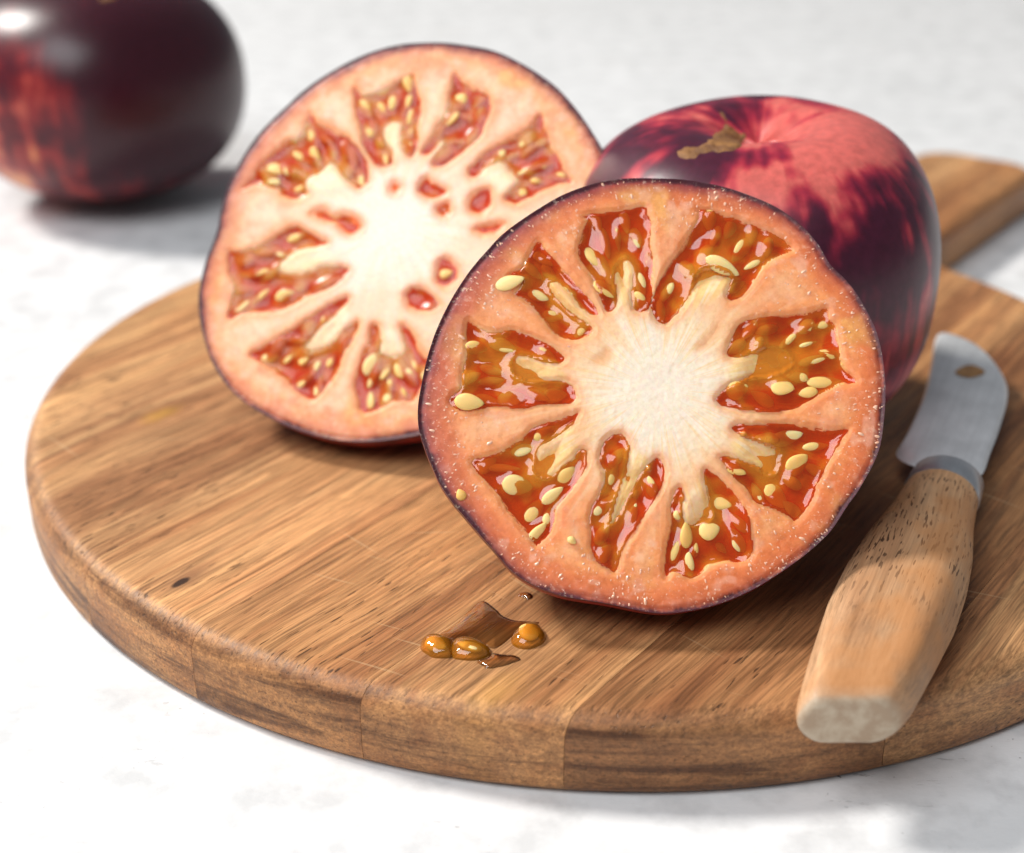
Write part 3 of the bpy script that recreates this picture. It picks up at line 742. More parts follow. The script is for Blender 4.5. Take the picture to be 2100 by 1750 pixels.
    col = mix(col, (0.88, 0.52, 0.38), pk * 0.5)
    veins = sstep(0.50, 0.66, fbm(np.c_[np.cos(tt) * 22, np.sin(tt) * 22, rr * 1.4], 4, seed0 + 18))
    col = mix(col, (0.91, 0.60, 0.36), veins * sstep(0.3, 0.5, rr) * sstep(0.88, 0.66, rr) * 0.5)
    col = mix(col, (0.78, 0.23, 0.09), sstep(0.52, 0.70, fbm(P3 * 210, 3, seed0 + 21)) * sstep(0.45, 0.7, rr) * 0.45)
    # orange halo round each cavity, not on the pale seed stalks
    near = sstep(0.0022, 0.0, -sd) * (~inside)
    col = mix(col, (0.84, 0.30, 0.11), near * 0.65)
    pale_mid = sstep(0.0012, 0.0038, -sd) * sstep(0.34, 0.48, rr) * sstep(0.90, 0.74, rr)
    col = mix(col, (0.90, 0.51, 0.28) if not pale else (0.88, 0.66, 0.50), pale_mid * 0.65)
    stalk = (0.92, 0.62, 0.24) if not pale else (0.92, 0.76, 0.52)
    col = mix(col, mix(np.broadcast_to(np.array(stalk), col.shape), core, sstep(0.42, 0.62, streak) * 0.6), plac * (1 - 0.5 * near) * (0.35 + 0.45 * (1 - tipd)))
    col = mix(col, (0.96, 0.52, 0.14) if not pale else (0.92, 0.66, 0.38), plac * tipd * 0.8)
    col = mix(col, (0.84, 0.40, 0.16), shal * 0.7)
    # anthocyanin bleeding in from the skin
    side = 0.5 + 0.5 * np.cos(tt - math.radians(125))
    cellr = fbm(np.c_[np.cos(tt) * 95, np.sin(tt) * 95, edge * 160], 3, seed0 + 16)
    e2 = edge * 1000 + (f2 - 0.5) * 1.1 + (f1 - 0.5) * 1.3 + (cellr - 0.5) * 0.6
    amt = (0.42 + 0.45 * side) if not pale else (0.45 + 0.2 * side)
    col = mix(col, (0.46, 0.075, 0.050), sstep(4.0 + 3.5 * sstep(math.radians(60), math.radians(10), np.abs(tt - math.radians(170))), 0.3, e2) * amt)
    col = mix(col, (0.22, 0.020, 0.035), sstep(2.0, 0.2, e2 - 0.6 * side) * (0.35 + 0.5 * side))
    col = mix(col, (0.080, 0.008, 0.020), sstep(0.85, 0.1, e2 - 0.35 * side))
    # cavity walls and floor
    fl_n = fbm(np.c_[np.cos(tt) * 34, np.sin(tt) * 34, rr * 4], 3, seed0 + 15)
    floor = mix((0.92, 0.105, 0.008), (0.98, 0.28, 0.020), sstep(0.47, 0.64, fl_n))
    if pale: floor = mix((0.80, 0.075, 0.02), (0.88, 0.32, 0.11), sstep(0.46, 0.68, fl_n))
    # golden stalks fade into the gel next to the pale lobes
    floor = mix(floor, (0.98, 0.44, 0.07), pw * np.exp(-np.clip(sd, 0, None) / 0.0016))
    wall = mix(np.broadcast_to(np.array((0.90, 0.21, 0.06)), floor.shape), (0.94, 0.55, 0.16), pw)
    tdeep = sstep(0.0002, 0.0022, sd)
    cavc = mix(wall, floor, tdeep)
    col = mix(col, cavc, sstep(-0.0001, 0.0005, sd))
    me = fast_mesh_polar('flesh', np.c_[P, h], nr, na)
    color_attr(me, 'pigment', col); float_attr(me, 'granules', (1 - sstep(-0.0006, 0.0002, sd)) * sstep(0.45, 0.85, rr) * (1 - 0.7 * plac))
    link_mesh('flesh', me, M_FLESH_DULL if pale else M_FLESH, root)
    # ---- gel surfaces
    spos = []; extra = []
    for (base, sc), x0, y0, x1, y1, wd, lift in seeds:
        a = np.array(tolocal(*zconv(base, sc, [(x0, y0)])[0])); b_ = np.array(tolocal(*zconv(base, sc, [(x1, y1)])[0]))
        ws = abs(np.array(tolocal(base[0] + (x0 + wd) * sc, base[1] + y0 * sc))[0] - a[0])
        spos.append((a, b_, ws, lift))
    # more seeds along the stalks, pointed ends inward, kept clear of those already set
    rs = random.Random(seed0)
    for poly, dk in polys:
        if dk < 0.95: continue
        lo, hi = poly.min(0), poly.max(0); got = 0
        L_ = 0.0040 if not pale else 0.0044
        for _ in range(320):
            p = np.array([rs.uniform(lo[0], hi[0]), rs.uniform(lo[1], hi[1])])
            if poly_sd(p[None], poly)[0] < 0.0012: continue
            if any(np.linalg.norm(p - (a + b_) / 2) < 0.0027 for a, b_, *_r in spos): continue
            rad_ = -p / np.linalg.norm(p); an = math.atan2(rad_[1], rad_[0]) + rs.uniform(-.5, .5); d_ = np.array([math.cos(an), math.sin(an)]) * L_ * rs.uniform(.8, 1.05) / 2
            spos.append((p - d_, p + d_, L_ * rs.uniform(.38, .56), rs.choice([.55, .65, .72, .78, .85]))); got += 1
            if got == 9: break
    for poly, dk in polys:
        if dk < 0.3: continue
        g = 0.00036 if not pale else 0.0005
        lo = poly.min(0) - 0.001; hi = poly.max(0) + 0.001
        nx, ny = int((hi[0] - lo[0]) / g) + 2, int((hi[1] - lo[1]) / g) + 2
        gx, gy = np.meshgrid(lo[0] + np.arange(nx) * g, lo[1] + np.arange(ny) * g, indexing='ij')
        Q = np.stack([gx.ravel(), gy.ravel()], 1)
        s = poly_sd(Q, poly)
        lvl = -0.0009 if not pale else -0.0010
        z = np.full(len(Q), lvl)
        Q3 = np.c_[Q, np.full(len(Q), seed0 * 1.7)]
        z += (fbm(Q3 * 150, 2, seed0 + 31) - 0.5) * (0.0016 if not pale else 0.0005)
        z += (fbm(Q3 * 520, 2, seed0 + 33) - 0.5) * 0.00012
        z += 0.0006 * np.exp(-np.clip(s, 0, None) / 0.0007)      # meniscus against the wall
        for a, b_, ws, lift in spos:
            c_ = (a + b_) / 2; d = b_ - a; ln = np.linalg.norm(d)
            if not ((c_ > lo - .004) & (c_ < hi + .004)).all(): continue
            u = ((Q - c_) @ d) / ln / (ln * 0.62); v_ = ((Q - c_) @ np.array([-d[1], d[0]])) / ln / (ws * 0.75)
            z += 0.0009 * lift ** 1.5 * np.exp(-(u * u + v_ * v_) * 1.1)
        z = np.minimum(z, 0.0006)
        z = np.where(s < 0, np.minimum(z, -0.0005), z)
        hq = poly_sd(Q, hull2(poly))
        z = np.where((s < 0) & (hq > 0.0012), lvl + 0.0002, z)
        ok = ((s > -0.0007) | (hq > 0.0015)).reshape(nx, ny)
        ii = np.arange(nx * ny).reshape(nx, ny)
        cell = ok[:-1, :-1] & ok[1:, :-1] & ok[1:, 1:] & ok[:-1, 1:]
        qd = np.stack([ii[:-1, :-1], ii[1:, :-1], ii[1:, 1:], ii[:-1, 1:]], -1)[cell]
        if not len(qd): continue
        used = np.unique(qd); remap = np.full(nx * ny, -1); remap[used] = np.arange(len(used))
        me = fast_mesh('jelly', np.c_[Q, z][used], remap[qd])
        am = np.clip(sstep(0.0002, 0.0014, hq - s) * np.exp(-np.clip(s, 0, None) / 0.0022) + (s < 0) * (hq > 0.001), 0, 1)
        float_attr(me, 'amber', (0.10 + 0.7 * am + 0.5 * sstep(0.5, 0.7, fbm(Q3 * 330, 2, seed0 + 40)))[used])
        link_mesh('jelly', me, M_JELLY_DULL if pale else M_JELLY, root)
    if not pale:
        # pale beads added as wet glints on the cut flesh, thickest towards the rim: nobody could count them
        okb = np.where((sd < -0.0005) & (edge > 0.0004) & (rr > 0.42) & (rr < 0.995))[0]
        wgt = (0.15 + sstep(0.55, 0.9, rr[okb])) * (0.25 + sstep(0.42, 0.62, fbm(P3[okb] * 160, 3, seed0 + 50))) * RO.mean() * rr[okb]
        pick = rng.choice(okb, 650, replace=False, p=wgt / wgt.sum())
        BV = []; BF = []; na_, nr_ = 8, 3
        for i_ in pick:
            rb = rng.uniform(0.00006, 0.00018) * (1.6 if rng.random() < 0.08 else 1); st_ = rng.uniform(1.0, 2.6); an = tt[i_] + rng.uniform(-.5, .5)
            c_, s_ = math.cos(an), math.sin(an); b0 = len(BV)
            BV.append((P[i_, 0], P[i_, 1], h[i_] + rb * 0.75))
            for q in range(1, nr_ + 1):
                u = q / nr_
                for a_ in range(na_):
                    x_ = math.cos(a_ * 2 * math.pi / na_) * rb * st_ * u; y_ = math.sin(a_ * 2 * math.pi / na_) * rb * u
                    BV.append((P[i_, 0] + x_ * c_ - y_ * s_, P[i_, 1] + x_ * s_ + y_ * c_, h[i_] - 0.00004 + rb * 0.8 * math.sqrt(max(0, 1 - u * u))))
            for a_ in range(na_):
                a2 = (a_ + 1) % na_; BF.append((b0, b0 + 1 + a_, b0 + 1 + a2))
                for q in range(nr_ - 1):
                    BF.append((b0 + 1 + q * na_ + a_, b0 + 1 + (q + 1) * na_ + a_, b0 + 1 + (q + 1) * na_ + a2, b0 + 1 + q * na_ + a2))
        tag(mesh_obj('glint_beads', BV, BF, M_BEAD, root), kind='stuff')
    # ---- seeds
    for a, b_, ws, lift in spos:
        c_ = (a + b_) / 2; d = b_ - a; ln = np.linalg.norm(d)
        o = bpy.data.objects.new('seed', SEED_ME); C.objects.link(o); o.parent = root
        zc = 0.0002 if lift > 1.05 else (-0.0005 + (lift - 0.9) * 0.002 if lift >= 0.8 else -0.00084 - (0.8 - lift) * 0.00075)
        o.location = (c_[0], c_[1], zc)
        o.rotation_euler = (random.uniform(-.35, .35), random.uniform(-.18, .18), math.atan2(d[1], d[0]))
        o.scale = (ln * 1.14, max(ws, ln * 0.30) * 1.1 / 0.64 * random.uniform(.88, 1.04), 0.0031)
    return root, c0, n, ex, ey

def fast_mesh_polar(name, V, nr, na):
    idx = 1 + np.arange(nr * na).reshape(nr, na)
    q = np.stack([idx[:-1], idx[1:], np.roll(idx[1:], -1, 1), np.roll(idx[:-1], -1, 1)], -1).reshape(-1, 4)
    tri = np.stack([np.zeros(na, int), idx[0], np.roll(idx[0], -1)], -1)
    me = bpy.data.meshes.new(name)
    me.vertices.add(len(V)); me.vertices.foreach_set('co', np.ascontiguousarray(V, dtype=np.float32).ravel())
    li = np.r_[q.ravel(), tri.ravel()].astype(np.int32)
    me.loops.add(len(li)); me.loops.foreach_set('vertex_index', li)
    st = np.r_[np.arange(len(q)) * 4, len(q) * 4 + np.arange(len(tri)) * 3].astype(np.int32)
    me.polygons.add(len(st)); me.polygons.foreach_set('loop_start', st)
    me.update(calc_edges=True); me.validate()
    return me

front = half_tomato('tomato_half', 'cut tomato half in front, orange flesh with amber seed gel, beside the knife handle',
                    FRONT_RIM, FRONT_LOC, FRONT_SEEDS, 0, 39, (1340, 1257), 0.028, 250, 900, False, 3)
rear = half_tomato('tomato_half', 'paler cut tomato half with whitish core, leaning behind the front half',
                   REAR_RIM, REAR_LOC, REAR_SEEDS, -19, 38, (750, 906), 0.031, 170, 640, True, 8)
print('front', front[1], 'rear', rear[1])

# ------------------------------------------------------------------ whole tomatoes
def whole_tomato(name, label, centre, a, c, tilt, blobs, seed0, base_cols, scar_px=None, lobes=(5, .022), rough=1.0, squash=2.32, turn=0.0, nb=150, na=300):
    """A ribbed, flattened fruit; the stem pole is local +Z."""
    ph = np.linspace(0, math.pi, nb)[:, None]; th = (np.arange(na) / na * 2 * math.pi)[None]
    s = np.sin(ph) ** (2 / squash) ; cz = np.sign(np.cos(ph)) * np.abs(np.cos(ph)) ** (2 / (squash + 0.15))
    rib = 1 + lobes[1] * sstep(0.1, 0.9, ph) * np.cos(lobes[0] * th + turn + 0.5 * np.sin(2 * th)) * (0.55 + 0.45 * np.cos(ph)) + 0.012 * np.cos(2 * th + seed0) + 0.010 * np.cos(3 * th + seed0 * 2)
    r = a * s * rib
    q_ = r / a
    dim = 0.0052 * np.exp(-(q_ / 0.24) ** 2) * (1 + 0.12 * np.cos(lobes[0] * th + turn)) + 0.004 * np.exp(-(q_ / 0.55) ** 2)
    z = c * cz - np.where(ph < math.pi / 2, dim, -0.4 * dim) + 0 * th
    z = z * (1 + 0.02 * np.cos(th + 1.0) * (np.cos(ph) > 0))
    V = np.stack([r * np.cos(th), r * np.sin(th), z], -1).reshape(-1, 3)
    root = thing(name, centre, label, 'tomato', rot=tilt)
    Rm = np.array(root.rotation_euler.to_matrix())
    W = V @ Rm.T + centre
    idx = np.arange(nb * na).reshape(nb, na)
    q = np.stack([idx[:-1], idx[1:], np.roll(idx[1:], -1, 1), np.roll(idx[:-1], -1, 1)], -1).reshape(-1, 4)
    me = fast_mesh('skin', V, q)
    thf = np.broadcast_to(th, (nb, na)).ravel(); phf = np.broadcast_to(ph, (nb, na)).ravel()
    S = np.c_[np.cos(thf) * 3.2, np.sin(thf) * 3.2, phf * 0.9]
    n1 = fbm(S * 1.3, 4, seed0); n2 = fbm(np.c_[np.cos(thf) * 9, np.sin(thf) * 9, phf * 1.6], 4, seed0 + 7); n3 = fbm(V * 160, 3, seed0 + 3)
    n4 = fbm(np.c_[np.cos(thf) * 26, np.sin(thf) * 26, phf * 5], 3, seed0 + 9)
    k = 0.575 + 1.05 * rough * ((n1 - 0.5) * 1.7 + ((n2 - 0.5) * 1.4 + (n4 - 0.5) * 0.9) * sstep(0.35, 1.1, phf) + (n3 - 0.5) * 1.5 + (fbm(V * 75, 3, seed0 + 12) - 0.5) * 1.6 * sstep(1.3, 0.5, phf))
    for (px, py, rad, amt) in blobs:                   # large colour patches: dark or red skin, and painted-in sheen on the far tomato
        d = ray(px, py); t_ = ((W - CAM) @ d)[:, None]; dist = np.linalg.norm(W - CAM - t_ * d, axis=1)
        facing = sstep(0.02, -0.01, np.linalg.norm(W - CAM, axis=1) - (np.linalg.norm(centre - CAM)))
        k = k + 0.50 * amt * np.exp(-(dist / rad) ** 2) * facing
    cl = np.array(base_cols, float)                    # from red to near black
    kk = np.clip(k, 0, 1) * (len(cl) - 1); i0 = np.clip(kk.astype(int), 0, len(cl) - 2)
    color_attr(me, 'pigment', cl[i0] + (cl[i0 + 1] - cl[i0]) * (kk - i0)[:, None])
    sk = link_mesh('skin', me, M_SKIN, root)
    if scar_px:
        sc_ = np.mean(scar_px, 0); scar_px = [tuple(sc_ + (np.array(p) - sc_) * 0.86) for p in scar_px]
        bvh = BVHTree.FromPolygons([Vector(v) for v in W], [tuple(f) for f in q])
        poly = smooth_closed(scar_px, 4)
        lo = poly.min(0) - 2; hi = poly.max(0) + 2; g = 3.0
        xs = np.arange(lo[0], hi[0], g); ys = np.arange(lo[1], hi[1], g)
        P = np.array([(x, y) for x in xs for y in ys]); s_ = poly_sd(P, poly)
        ny = len(ys); inv = Matrix(Rm.tolist()).inverted()
        vid = {}; VV = []; FF = []
        for i_, (p, sd_) in enumerate(zip(P, s_)):
            if sd_ < -3: continue
            h_ = bvh.ray_cast(Vector(CAM), Vector(ray(*p)))
            if h_[0] is None: continue
            lift = 0.00045 * min(1, max(0, (sd_ + 1) / 10)) - 0.00015
            pt = h_[0] + h_[1] * (lift + 0.0004 * (float(vnoise(np.array([h_[0]]) * 900)[0]) - .5))
            vid[i_] = len(VV); VV.append(inv @ (pt - Vector(centre)))
        for i_ in vid:
            qd = (i_, i_ + ny, i_ + ny + 1, i_ + 1)
            if (i_ + 1) % ny and all(t in vid for t in qd): FF.append([vid[t] for t in qd])
        mesh_obj('stem_scar', VV, FF, mat_plain('corky_scar', (0.11, 0.040, 0.016), (0.30, 0.135, 0.035), 420, 0.7, 0.8, 0.0008), root)
    return root

SCAR = zconv((1190, 157), 0.358, [(515,440),(555,495),(640,485),(760,455),(900,445),(960,390),(975,330),(905,290),(865,250),(840,200),(805,180),(830,260),(770,320),(700,380),(600,410)])
ca = 0.0368; cc = 0.0343
ctr = unproj(1541, 545, T + cc)
RED = [(0.60, 0.125, 0.105), (0.48, 0.060, 0.068), (0.36, 0.024, 0.046), (0.22, 0.013, 0.036), (0.12, 0.009, 0.028), (0.06, 0.007, 0.022)]
whole_tomato('tomato', 'whole red and purple tomato with corky stem scar, standing on the board', ctr, ca, cc, (math.radians(4), math.radians(-3), 0.4),
   [(1400, 250, .014, .55), (1300, 300, .016, .7), (1620, 240, .020, -1.1), (1750, 300, .015, -1.0), (1460, 345, .012, .6), (1600, 310, .009, .5), (1560, 390, .012, -.8), (1700, 440, .014, .7),
    (1780, 350, .010, .3), (1800, 420, .009, .5), (1730, 560, .016, .9), (1800, 640, .016, .8), (1640, 400, .010, .2), (1870, 620, .010, -.5), (1850, 720, .016, -1.0), (1880, 540, .006, .6), (1690, 500, .010, -.6)],
   21, RED, SCAR, lobes=(5, .018), turn=0.8)

fa, fc = 0.0488, 0.0392
fctr = unproj(203, 170, fc + .0005)
whole_tomato('tomato', 'blurred black purple tomato standing directly on the white table', fctr, fa, fc, (math.radians(2), math.radians(2), 2.0),
   [(330, 180, .034, 1.0), (420, 250, .03, .9), (300, 60, .04, 1.0), (100, 30, .03, .8), (60, 130, .014, -.8), (110, 190, .016, -.9), (40, 220, .016, -.5), (90, 330, .008, -.6), (30, 360, .008, -.6), (170, 380, .02, -.25), (100, 290, .010, .3), (320, 400, .012, -.1)],  # pink patches at the left paint in lit skin and window sheen
   33, [(0.66, 0.25, 0.09), (0.48, 0.09, 0.06), (0.28, 0.020, 0.022), (0.14, 0.010, 0.016), (0.080, 0.007, 0.015), (0.042, 0.005, 0.012)],
   zconv((0, 0), 1.0, [(196, -4), (206, 4), (222, 6), (236, 1), (240, -8), (225, -16), (200, -12)]), lobes=(4, .02), rough=0.55, turn=1.2, squash=2.12)
print('whole', ctr, fctr)

# ------------------------------------------------------------------ knife
ZK = T + 0.0057
hA = unproj(1938, 963, ZK + 0.0056) - np.array([0, 0, 0.0056])           # ferrule end of the handle
hB = unproj(1744, 1466, ZK - 0.001)  # butt
ax = (hB - hA); HL = np.linalg.norm(ax); ax /= HL
kx = np.cross(ax, [0, 0, 1.0]); kx /= np.linalg.norm(kx); kz = np.cross(kx, ax)
knife = thing('knife', tuple(hA), 'small knife with wooden handle and short curved steel blade on the board', 'knife')
knife.rotation_mode = 'QUATERNION'
# local: +Y towards the blade, +Z up
yl = -ax; xl = np.cross(yl, kz)
knife.rotation_quaternion = Matrix(((xl[0], yl[0], kz[0]), (xl[1], yl[1], kz[1]), (xl[2], yl[2], kz[2]))).to_quaternion()
KR = np.array([xl, yl, kz])
def to_knife(p): return KR @ (np.asarray(p) - hA)
def handle_section(wx, wz, nseg):
    # flat top, sloping facets at both sides, rounder underneath
    pg = [(-.70 * wx, wz), (.70 * wx, wz), (wx, .10 * wz), (.94 * wx, -.45 * wz), (.62 * wx, -wz), (-.62 * wx, -wz), (-.94 * wx, -.45 * wz), (-wx, .10 * wz)]
    R_ = []
    for j in range(nseg * 3):
        a = 2 * math.pi * j / (nseg * 3); dx, dy = math.cos(a), math.sin(a); best = 1e9
        for (x0, y0), (x1, y1) in zip(pg, pg[1:] + pg[:1]):
            ex_, ey_ = x1 - x0, y1 - y0; den = dx * ey_ - dy * ex_
            if abs(den) < 1e-12: continue
            t = (x0 * ey_ - y0 * ex_) / den; u = (x0 * dy - y0 * dx) / den
            if t > 0 and -1e-9 <= u <= 1 + 1e-9: best = min(best, t)
        R_.append(best)
    R_ = np.array(R_)
    for _ in range(28): R_ = (np.roll(R_, 1) + R_ + np.roll(R_, -1)) / 3
    return R_[::3]
def loft(name, secs, mat, cap=True, nseg=64, sharp=None):
    V = []; F = []
    for (y, cx, cz, wx, wz, e) in secs:
        if e > 2.02:
            tf = min(1, (e - 2.02) / 1.4); Rp = handle_section(wx, wz, nseg)
        for j in range(nseg):
            a = 2 * math.pi * j / nseg
            if e > 2.02:
                ca_, sa_ = math.cos(a), math.sin(a)
                re_ = 1 / math.sqrt((ca_ / wx) ** 2 + (sa_ / wz) ** 2); R_ = re_ + (Rp[j] - re_) * tf
                # the butt is sawn off at a slant to the handle's axis
                sh = float(sstep(-HL * 0.45, -HL, y)) * -xl[1] / yl[1]
                V.append((cx + R_ * ca_, y + sh * (cx + R_ * ca_), cz + R_ * sa_)); continue
            V.append((cx + wx * math.copysign(abs(math.cos(a)) ** (2 / e), math.cos(a)), y, cz + wz * math.copysign(abs(math.sin(a)) ** (2 / e), math.sin(a))))
    for i in range(len(secs) - 1):
        for j in range(nseg):
            k = (j + 1) % nseg; F.append((i * nseg + j, i * nseg + k, (i + 1) * nseg + k, (i + 1) * nseg + j))
    if cap:
        F.append(tuple(range(nseg))[::-1]); F.append(tuple(range((len(secs) - 1) * nseg, len(secs) * nseg)))
    o = mesh_obj(name, V, F, mat, knife, True, sharp)
    bm = bmesh.new(); bm.from_mesh(o.data); bmesh.ops.recalc_face_normals(bm, faces=bm.faces[:]); bm.to_mesh(o.data); bm.free()
    return o
M_HANDLE = mat_wood('handle_wood', (0.66, 0.41, 0.23), (0.56, 0.32, 0.165), (0.42, 0.21, 0.10), pore=0.9, blotch=(0.50, 0.22, 0.08), scale=1.0, rough=0.5, endgrain=False, endlight=True, pth=0.61, pore_y=(-0.054, -0.030), pore_sc=(2200, 300))
secs = []
keys = [(0.0, .0066, .0056, 2.0, 0), (-.010, .0074, .0057, 2.05, 0), (-.021, .0091, .0057, 2.2, 0), (-.032, .0100, .0057, 2.6, 0), (-.043, .0101, .0056, 3.0, 0), (-.056, .0091, .0051, 3.4, 0), (-.068, .0078, .0044, 3.7, 0), (-HL, .0067, .0038, 3.6, 0)]
ky = [k[0] for k in keys][::-1]
yd = np.linspace(-HL, 0, 400)
kd = {i: np.interp(yd, ky, [k[i] for k in keys][::-1]) for i in (1, 2, 3)}
for i in kd:
    pad = np.pad(kd[i], 30, mode='reflect', reflect_type='odd'); kd[i] = np.convolve(pad, np.hanning(41) / np.hanning(41).sum(), 'same')[30:-30]
for y in list(np.linspace(0, -HL + .0012, 44)) + [-HL + .0009, -HL + .0006, -HL + .0004, -HL + .0002, -HL + .0001, -HL]:
    wx_, wz_, e_ = (float(np.interp(y, yd, kd[i])) for i in (1, 2, 3))
    t = max(0, 1 - (y + HL) / .0010); ro = .0010 * (1 - math.sqrt(max(0, 1 - t * t)))
    secs.append((y, 0, wz_ - 0.0057 + 0.0002, wx_ - ro, wz_ - ro, max(2.0, e_)))
loft('handle', secs, M_HANDLE, sharp=math.radians(50))
M_STEEL = mat_metal('brushed_steel', (0.86, 0.87, 0.88), 0.30, 0.45)
M_FERR = mat_metal('ferrule_steel', (0.50, 0.52, 0.55), 0.32)
z0_ = secs[0][2]
loft('ferrule', [(-.0004, 0, z0_, .0062, .0052, 2), (-.0003, 0, z0_, .0067, .0057, 2), (.0004, 0, z0_, .0069, .0058, 2), (.0062, 0, z0_, .0066, .0053, 2), (.0068, 0, z0_, .0062, .0050, 2), (.0070, 0, z0_, .0045, .0036, 2)], M_FERR, sharp=math.radians(40))
# blade: flat side up, belly curving to a hooked tip
BL = [(1862, 948), (1838, 928), (1855, 898), (1873, 862), (1888, 828), (1900, 792), (1908, 755), (1913, 720), (1919, 697), (1928, 688), (1945, 690), (1972, 699), (2002, 714), (2030, 737), (2052, 765), (2065, 795),
      (2065, 825), (2056, 858), (2044, 895), (2030, 930), (2016, 968), (1990, 975), (1940, 962), (1900, 955)]
ZB = ZK + 0.001
bl = smooth_closed([to_knife(unproj(x, y, ZB))[:2] for x, y in BL], 3)
def blade():
    nb_ = len(bl); cen = bl.mean(0)
    V = []; F = []
    lay = [(1.0, 0.0), (0.93, 0.0007), (0.80, 0.0010), (0.0, 0.0010)]
    zc = to_knife(unproj(1950, 820, ZB))[2]
    lo_x = bl[:, 0].min()
    for sgn in (1, -1):
        for s, t in lay[1:3]:
            for p in bl: V.append((cen[0] + (p[0] - cen[0]) * s, cen[1] + (p[1] - cen[1]) * (1 - (1 - s) * .5), zc + sgn * t))
    for p in bl: V.append((p[0], p[1], zc))
    E = 4 * nb_
    def ringf(a, b_, flip):
        for i in range(nb_):
            j = (i + 1) % nb_
            f = (a + i, a + j, b_ + j, b_ + i); F.append(f[::-1] if flip else f)
    ringf(E, 0, False); ringf(0, nb_, False); ringf(E, 2 * nb_, True); ringf(2 * nb_, 3 * nb_, True)
    F.append(tuple(range(nb_, 2 * nb_))); F.append(tuple(range(3 * nb_, 4 * nb_))[::-1])
    o = mesh_obj('blade', V, F, M_STEEL, knife, True, math.radians(30))
    bm = bmesh.new(); bm.from_mesh(o.data); bmesh.ops.triangulate(bm, faces=[f for f in bm.faces if len(f.verts) > 4]); bmesh.ops.recalc_face_normals(bm, faces=bm.faces[:]); bm.to_mesh(o.data); bm.free()
    return zc
zb = blade()
# rust-coloured lozenge mark and fine dark line near the tip of the blade
mk = smooth_closed([to_knife(unproj(x, y, ZB + .001))[:2] for x, y in [(1958, 766), (1972, 756), (1990, 752), (2008, 757), (2020, 766), (2006, 774), (1988, 777), (1970, 774)]], 3)
mesh_obj('blade_mark', [(p[0], p[1], zb + .00118) for p in mk], [tuple(range(len(mk)))], mat_plain('brown_mark', (0.30, 0.14, 0.045), (0.50, 0.27, 0.10), 500, 0.5), knife, False)

# ------------------------------------------------------------------ spilled seeds and juice
def blob(name, px_poly, height, mat, parent, zbase=T, origin=(0, 0, 0), g=0.00035, power=0.5, dome=False):
    poly = smooth_closed([unproj(x, y, zbase)[:2] for x, y in px_poly], 5)
    if dome:
        c2 = poly.mean(0); nr_ = 22; V = []; n_ = len(poly)
        if (poly[:, 0] * np.roll(poly[:, 1], -1) - poly[:, 1] * np.roll(poly[:, 0], -1)).sum() < 0: poly = poly[::-1]
        for k in range(1, nr_ + 1):
            q_ = k / nr_
            p_ = c2 + (poly - c2) * q_
            zz = zbase + height * (1 - q_ ** 2.3) ** 0.62 + (fbm(np.c_[p_ * 240, p_[:, :1] * 0], 2, 4) - 0.5) * height * 0.10 * (1 - q_)
            V.append(np.c_[p_, zz])
        V = np.vstack([[[c2[0], c2[1], zbase + height]], np.vstack(V)]) - np.array(origin)
        me = fast_mesh_polar(name, V, nr_, n_); float_attr(me, 'amber', np.full(len(V), 0.7))
        return link_mesh(name, me, mat, parent)
    lo = poly.min(0) - g; hi = poly.max(0) + g
    nx, ny = int((hi[0] - lo[0]) / g) + 2, int((hi[1] - lo[1]) / g) + 2
    gx, gy = np.meshgrid(lo[0] + np.arange(nx) * g, lo[1] + np.arange(ny) * g, indexing='ij')
    Q = np.stack([gx.ravel(), gy.ravel()], 1); s = poly_sd(Q, poly)
    smax = max(s.max(), 1e-5)
    t_ = np.clip(s / smax, 0, 1)
    z = zbase + height * (1 - (1 - t_) ** 2) ** power + 0.00003
    z += (fbm(np.c_[Q * 260, Q[:, :1] * 0], 2, 4) - 0.5) * height * 0.08 * t_
    # pull the outer row onto the outline
    ok = (s > -g * 0.8).reshape(nx, ny)
    ii = np.arange(nx * ny).reshape(nx, ny)
    cell = ok[:-1, :-1] & ok[1:, :-1] & ok[1:, 1:] & ok[:-1, 1:]
    qd = np.stack([ii[:-1, :-1], ii[1:, :-1], ii[1:, 1:], ii[:-1, 1:]], -1)[cell]
    used = np.unique(qd); remap = np.full(nx * ny, -1); remap[used] = np.arange(len(used))
    V = np.c_[Q, z][used] - np.array(origin)
    me = fast_mesh(name, V, remap[qd]); float_attr(me, 'amber', np.full(len(V), 0.7))
    return link_mesh(name, me, mat, parent)
Z9 = ((805, 1172.5), 0.1833)
M_DROP = mat_jelly('drop_gel', (1.0, 0.80, 0.45), 0.02, 0.13, (0.98, 0.28, 0.012), (1.0, 0.38, 0.02))
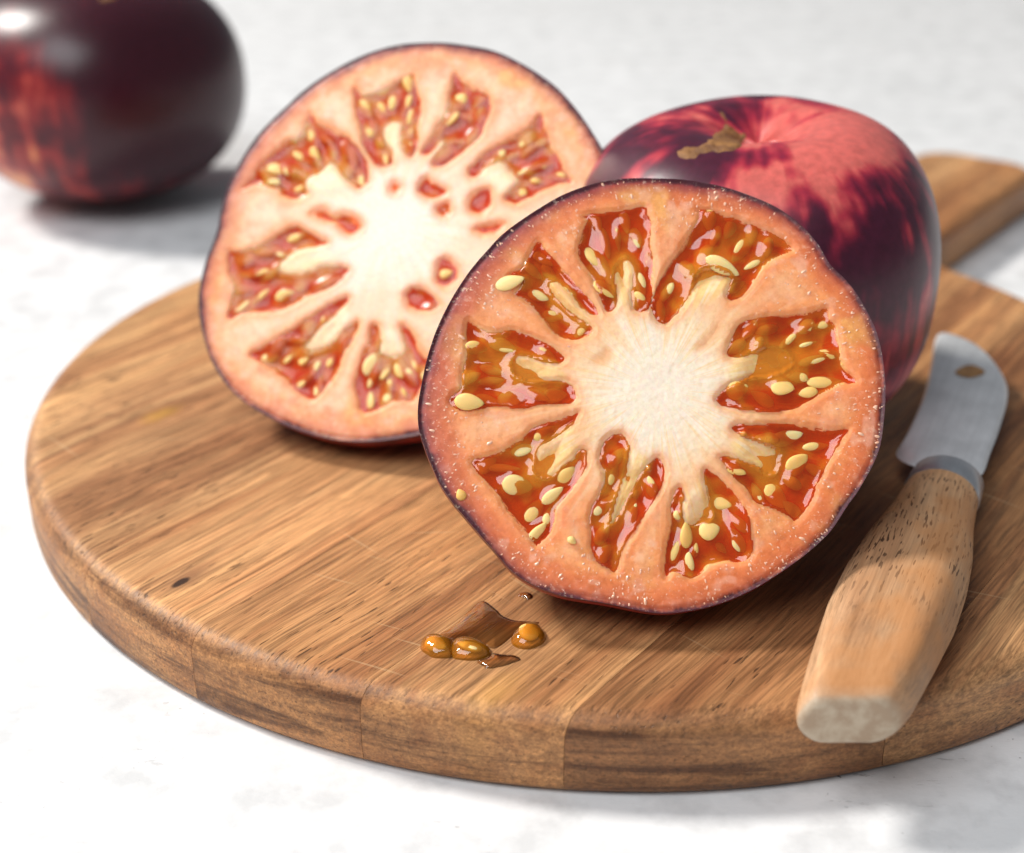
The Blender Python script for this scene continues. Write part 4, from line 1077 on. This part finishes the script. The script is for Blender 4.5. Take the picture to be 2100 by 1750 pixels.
def loose_seed(label, poly, a, b_, wd, height, lift):
    pts = zconv(*Z9, poly)
    c_ = unproj(*np.mean(pts, 0), T)
    t_ = thing('tomato_seed', tuple(c_), label, 'seed', group='loose seeds on the board')
    # drops seem taller than their footprint: the outline is traced round the dome
    blob('gel', pts, height, M_DROP, t_, T, c_, dome=True)
    pa = unproj(*zconv(*Z9, [a])[0], T + lift); pb = unproj(*zconv(*Z9, [b_])[0], T + lift)
    o = bpy.data.objects.new('seed', SEED_ME); C.objects.link(o); o.parent = t_
    d = pb - pa; ln = np.linalg.norm(d)
    o.location = Vector((pa + pb) / 2 - c_); o.location.z = lift
    o.rotation_euler = (0.35, 0, math.atan2(d[1], d[0])); o.scale = (ln, wd / 0.64, 0.0045)
loose_seed('pale tomato seed in a gel drop on the board, leftmost of the three loose seeds',
           [(310, 820), (345, 760), (420, 730), (520, 735), (600, 765), (680, 800), (690, 880), (660, 960), (560, 972), (450, 965), (380, 925), (320, 880)], (370, 770), (600, 850), 0.0029, 0.0018, 0.0010)
loose_seed('amber tomato seed in a gel drop, middle of the three loose seeds on the board',
           [(670, 800), (740, 765), (850, 765), (960, 790), (1050, 840), (1105, 900), (1060, 955), (960, 990), (860, 998), (760, 990), (680, 970), (640, 900)], (1000, 880), (720, 790), 0.0029, 0.0018, 0.0009)
loose_seed('single amber tomato seed in a round gel drop, apart from the loose pair',
           [(1325, 760), (1370, 690), (1450, 630), (1560, 600), (1640, 620), (1690, 680), (1720, 740), (1680, 810), (1600, 850), (1500, 872), (1410, 860), (1340, 820)], (1430, 720), (1650, 620), 0.0034, 0.0020, 0.0010)
def puddle(label, poly, h):
    pts = zconv(*Z9, poly)
    c_ = unproj(*np.mean(pts, 0), T)
    o = blob('juice_puddle', pts, h, M_JUICE, None, T, c_, 0.00013, 0.5)
    o.location = c_
    tag(o, label, 'juice', 'juice spilled on the board')
puddle('thin brown juice film on the board running between the loose seeds', [(530, 700), (640, 640), (740, 560), (880, 420), (1010, 330), (1160, 430), (1220, 490), (1330, 540), (1450, 555), (1640, 570), (1560, 610), (1420, 660), (1330, 730), (1250, 800), (1150, 860), (1080, 850), (960, 790), (800, 755), (680, 770), (580, 745)], 0.00035)
puddle('small dark juice pool at the tip of the loose seed pair', [(950, 1010), (1060, 970), (1110, 920), (1240, 935), (1370, 945), (1430, 985), (1350, 1020), (1230, 1060), (1070, 1085), (1000, 1050)], 0.0006)
puddle('small round juice drop on the board just left under the front tomato half', [(1420, 245), (1500, 235), (1560, 260), (1560, 295), (1510, 312), (1460, 285), (1400, 275)], 0.0004)
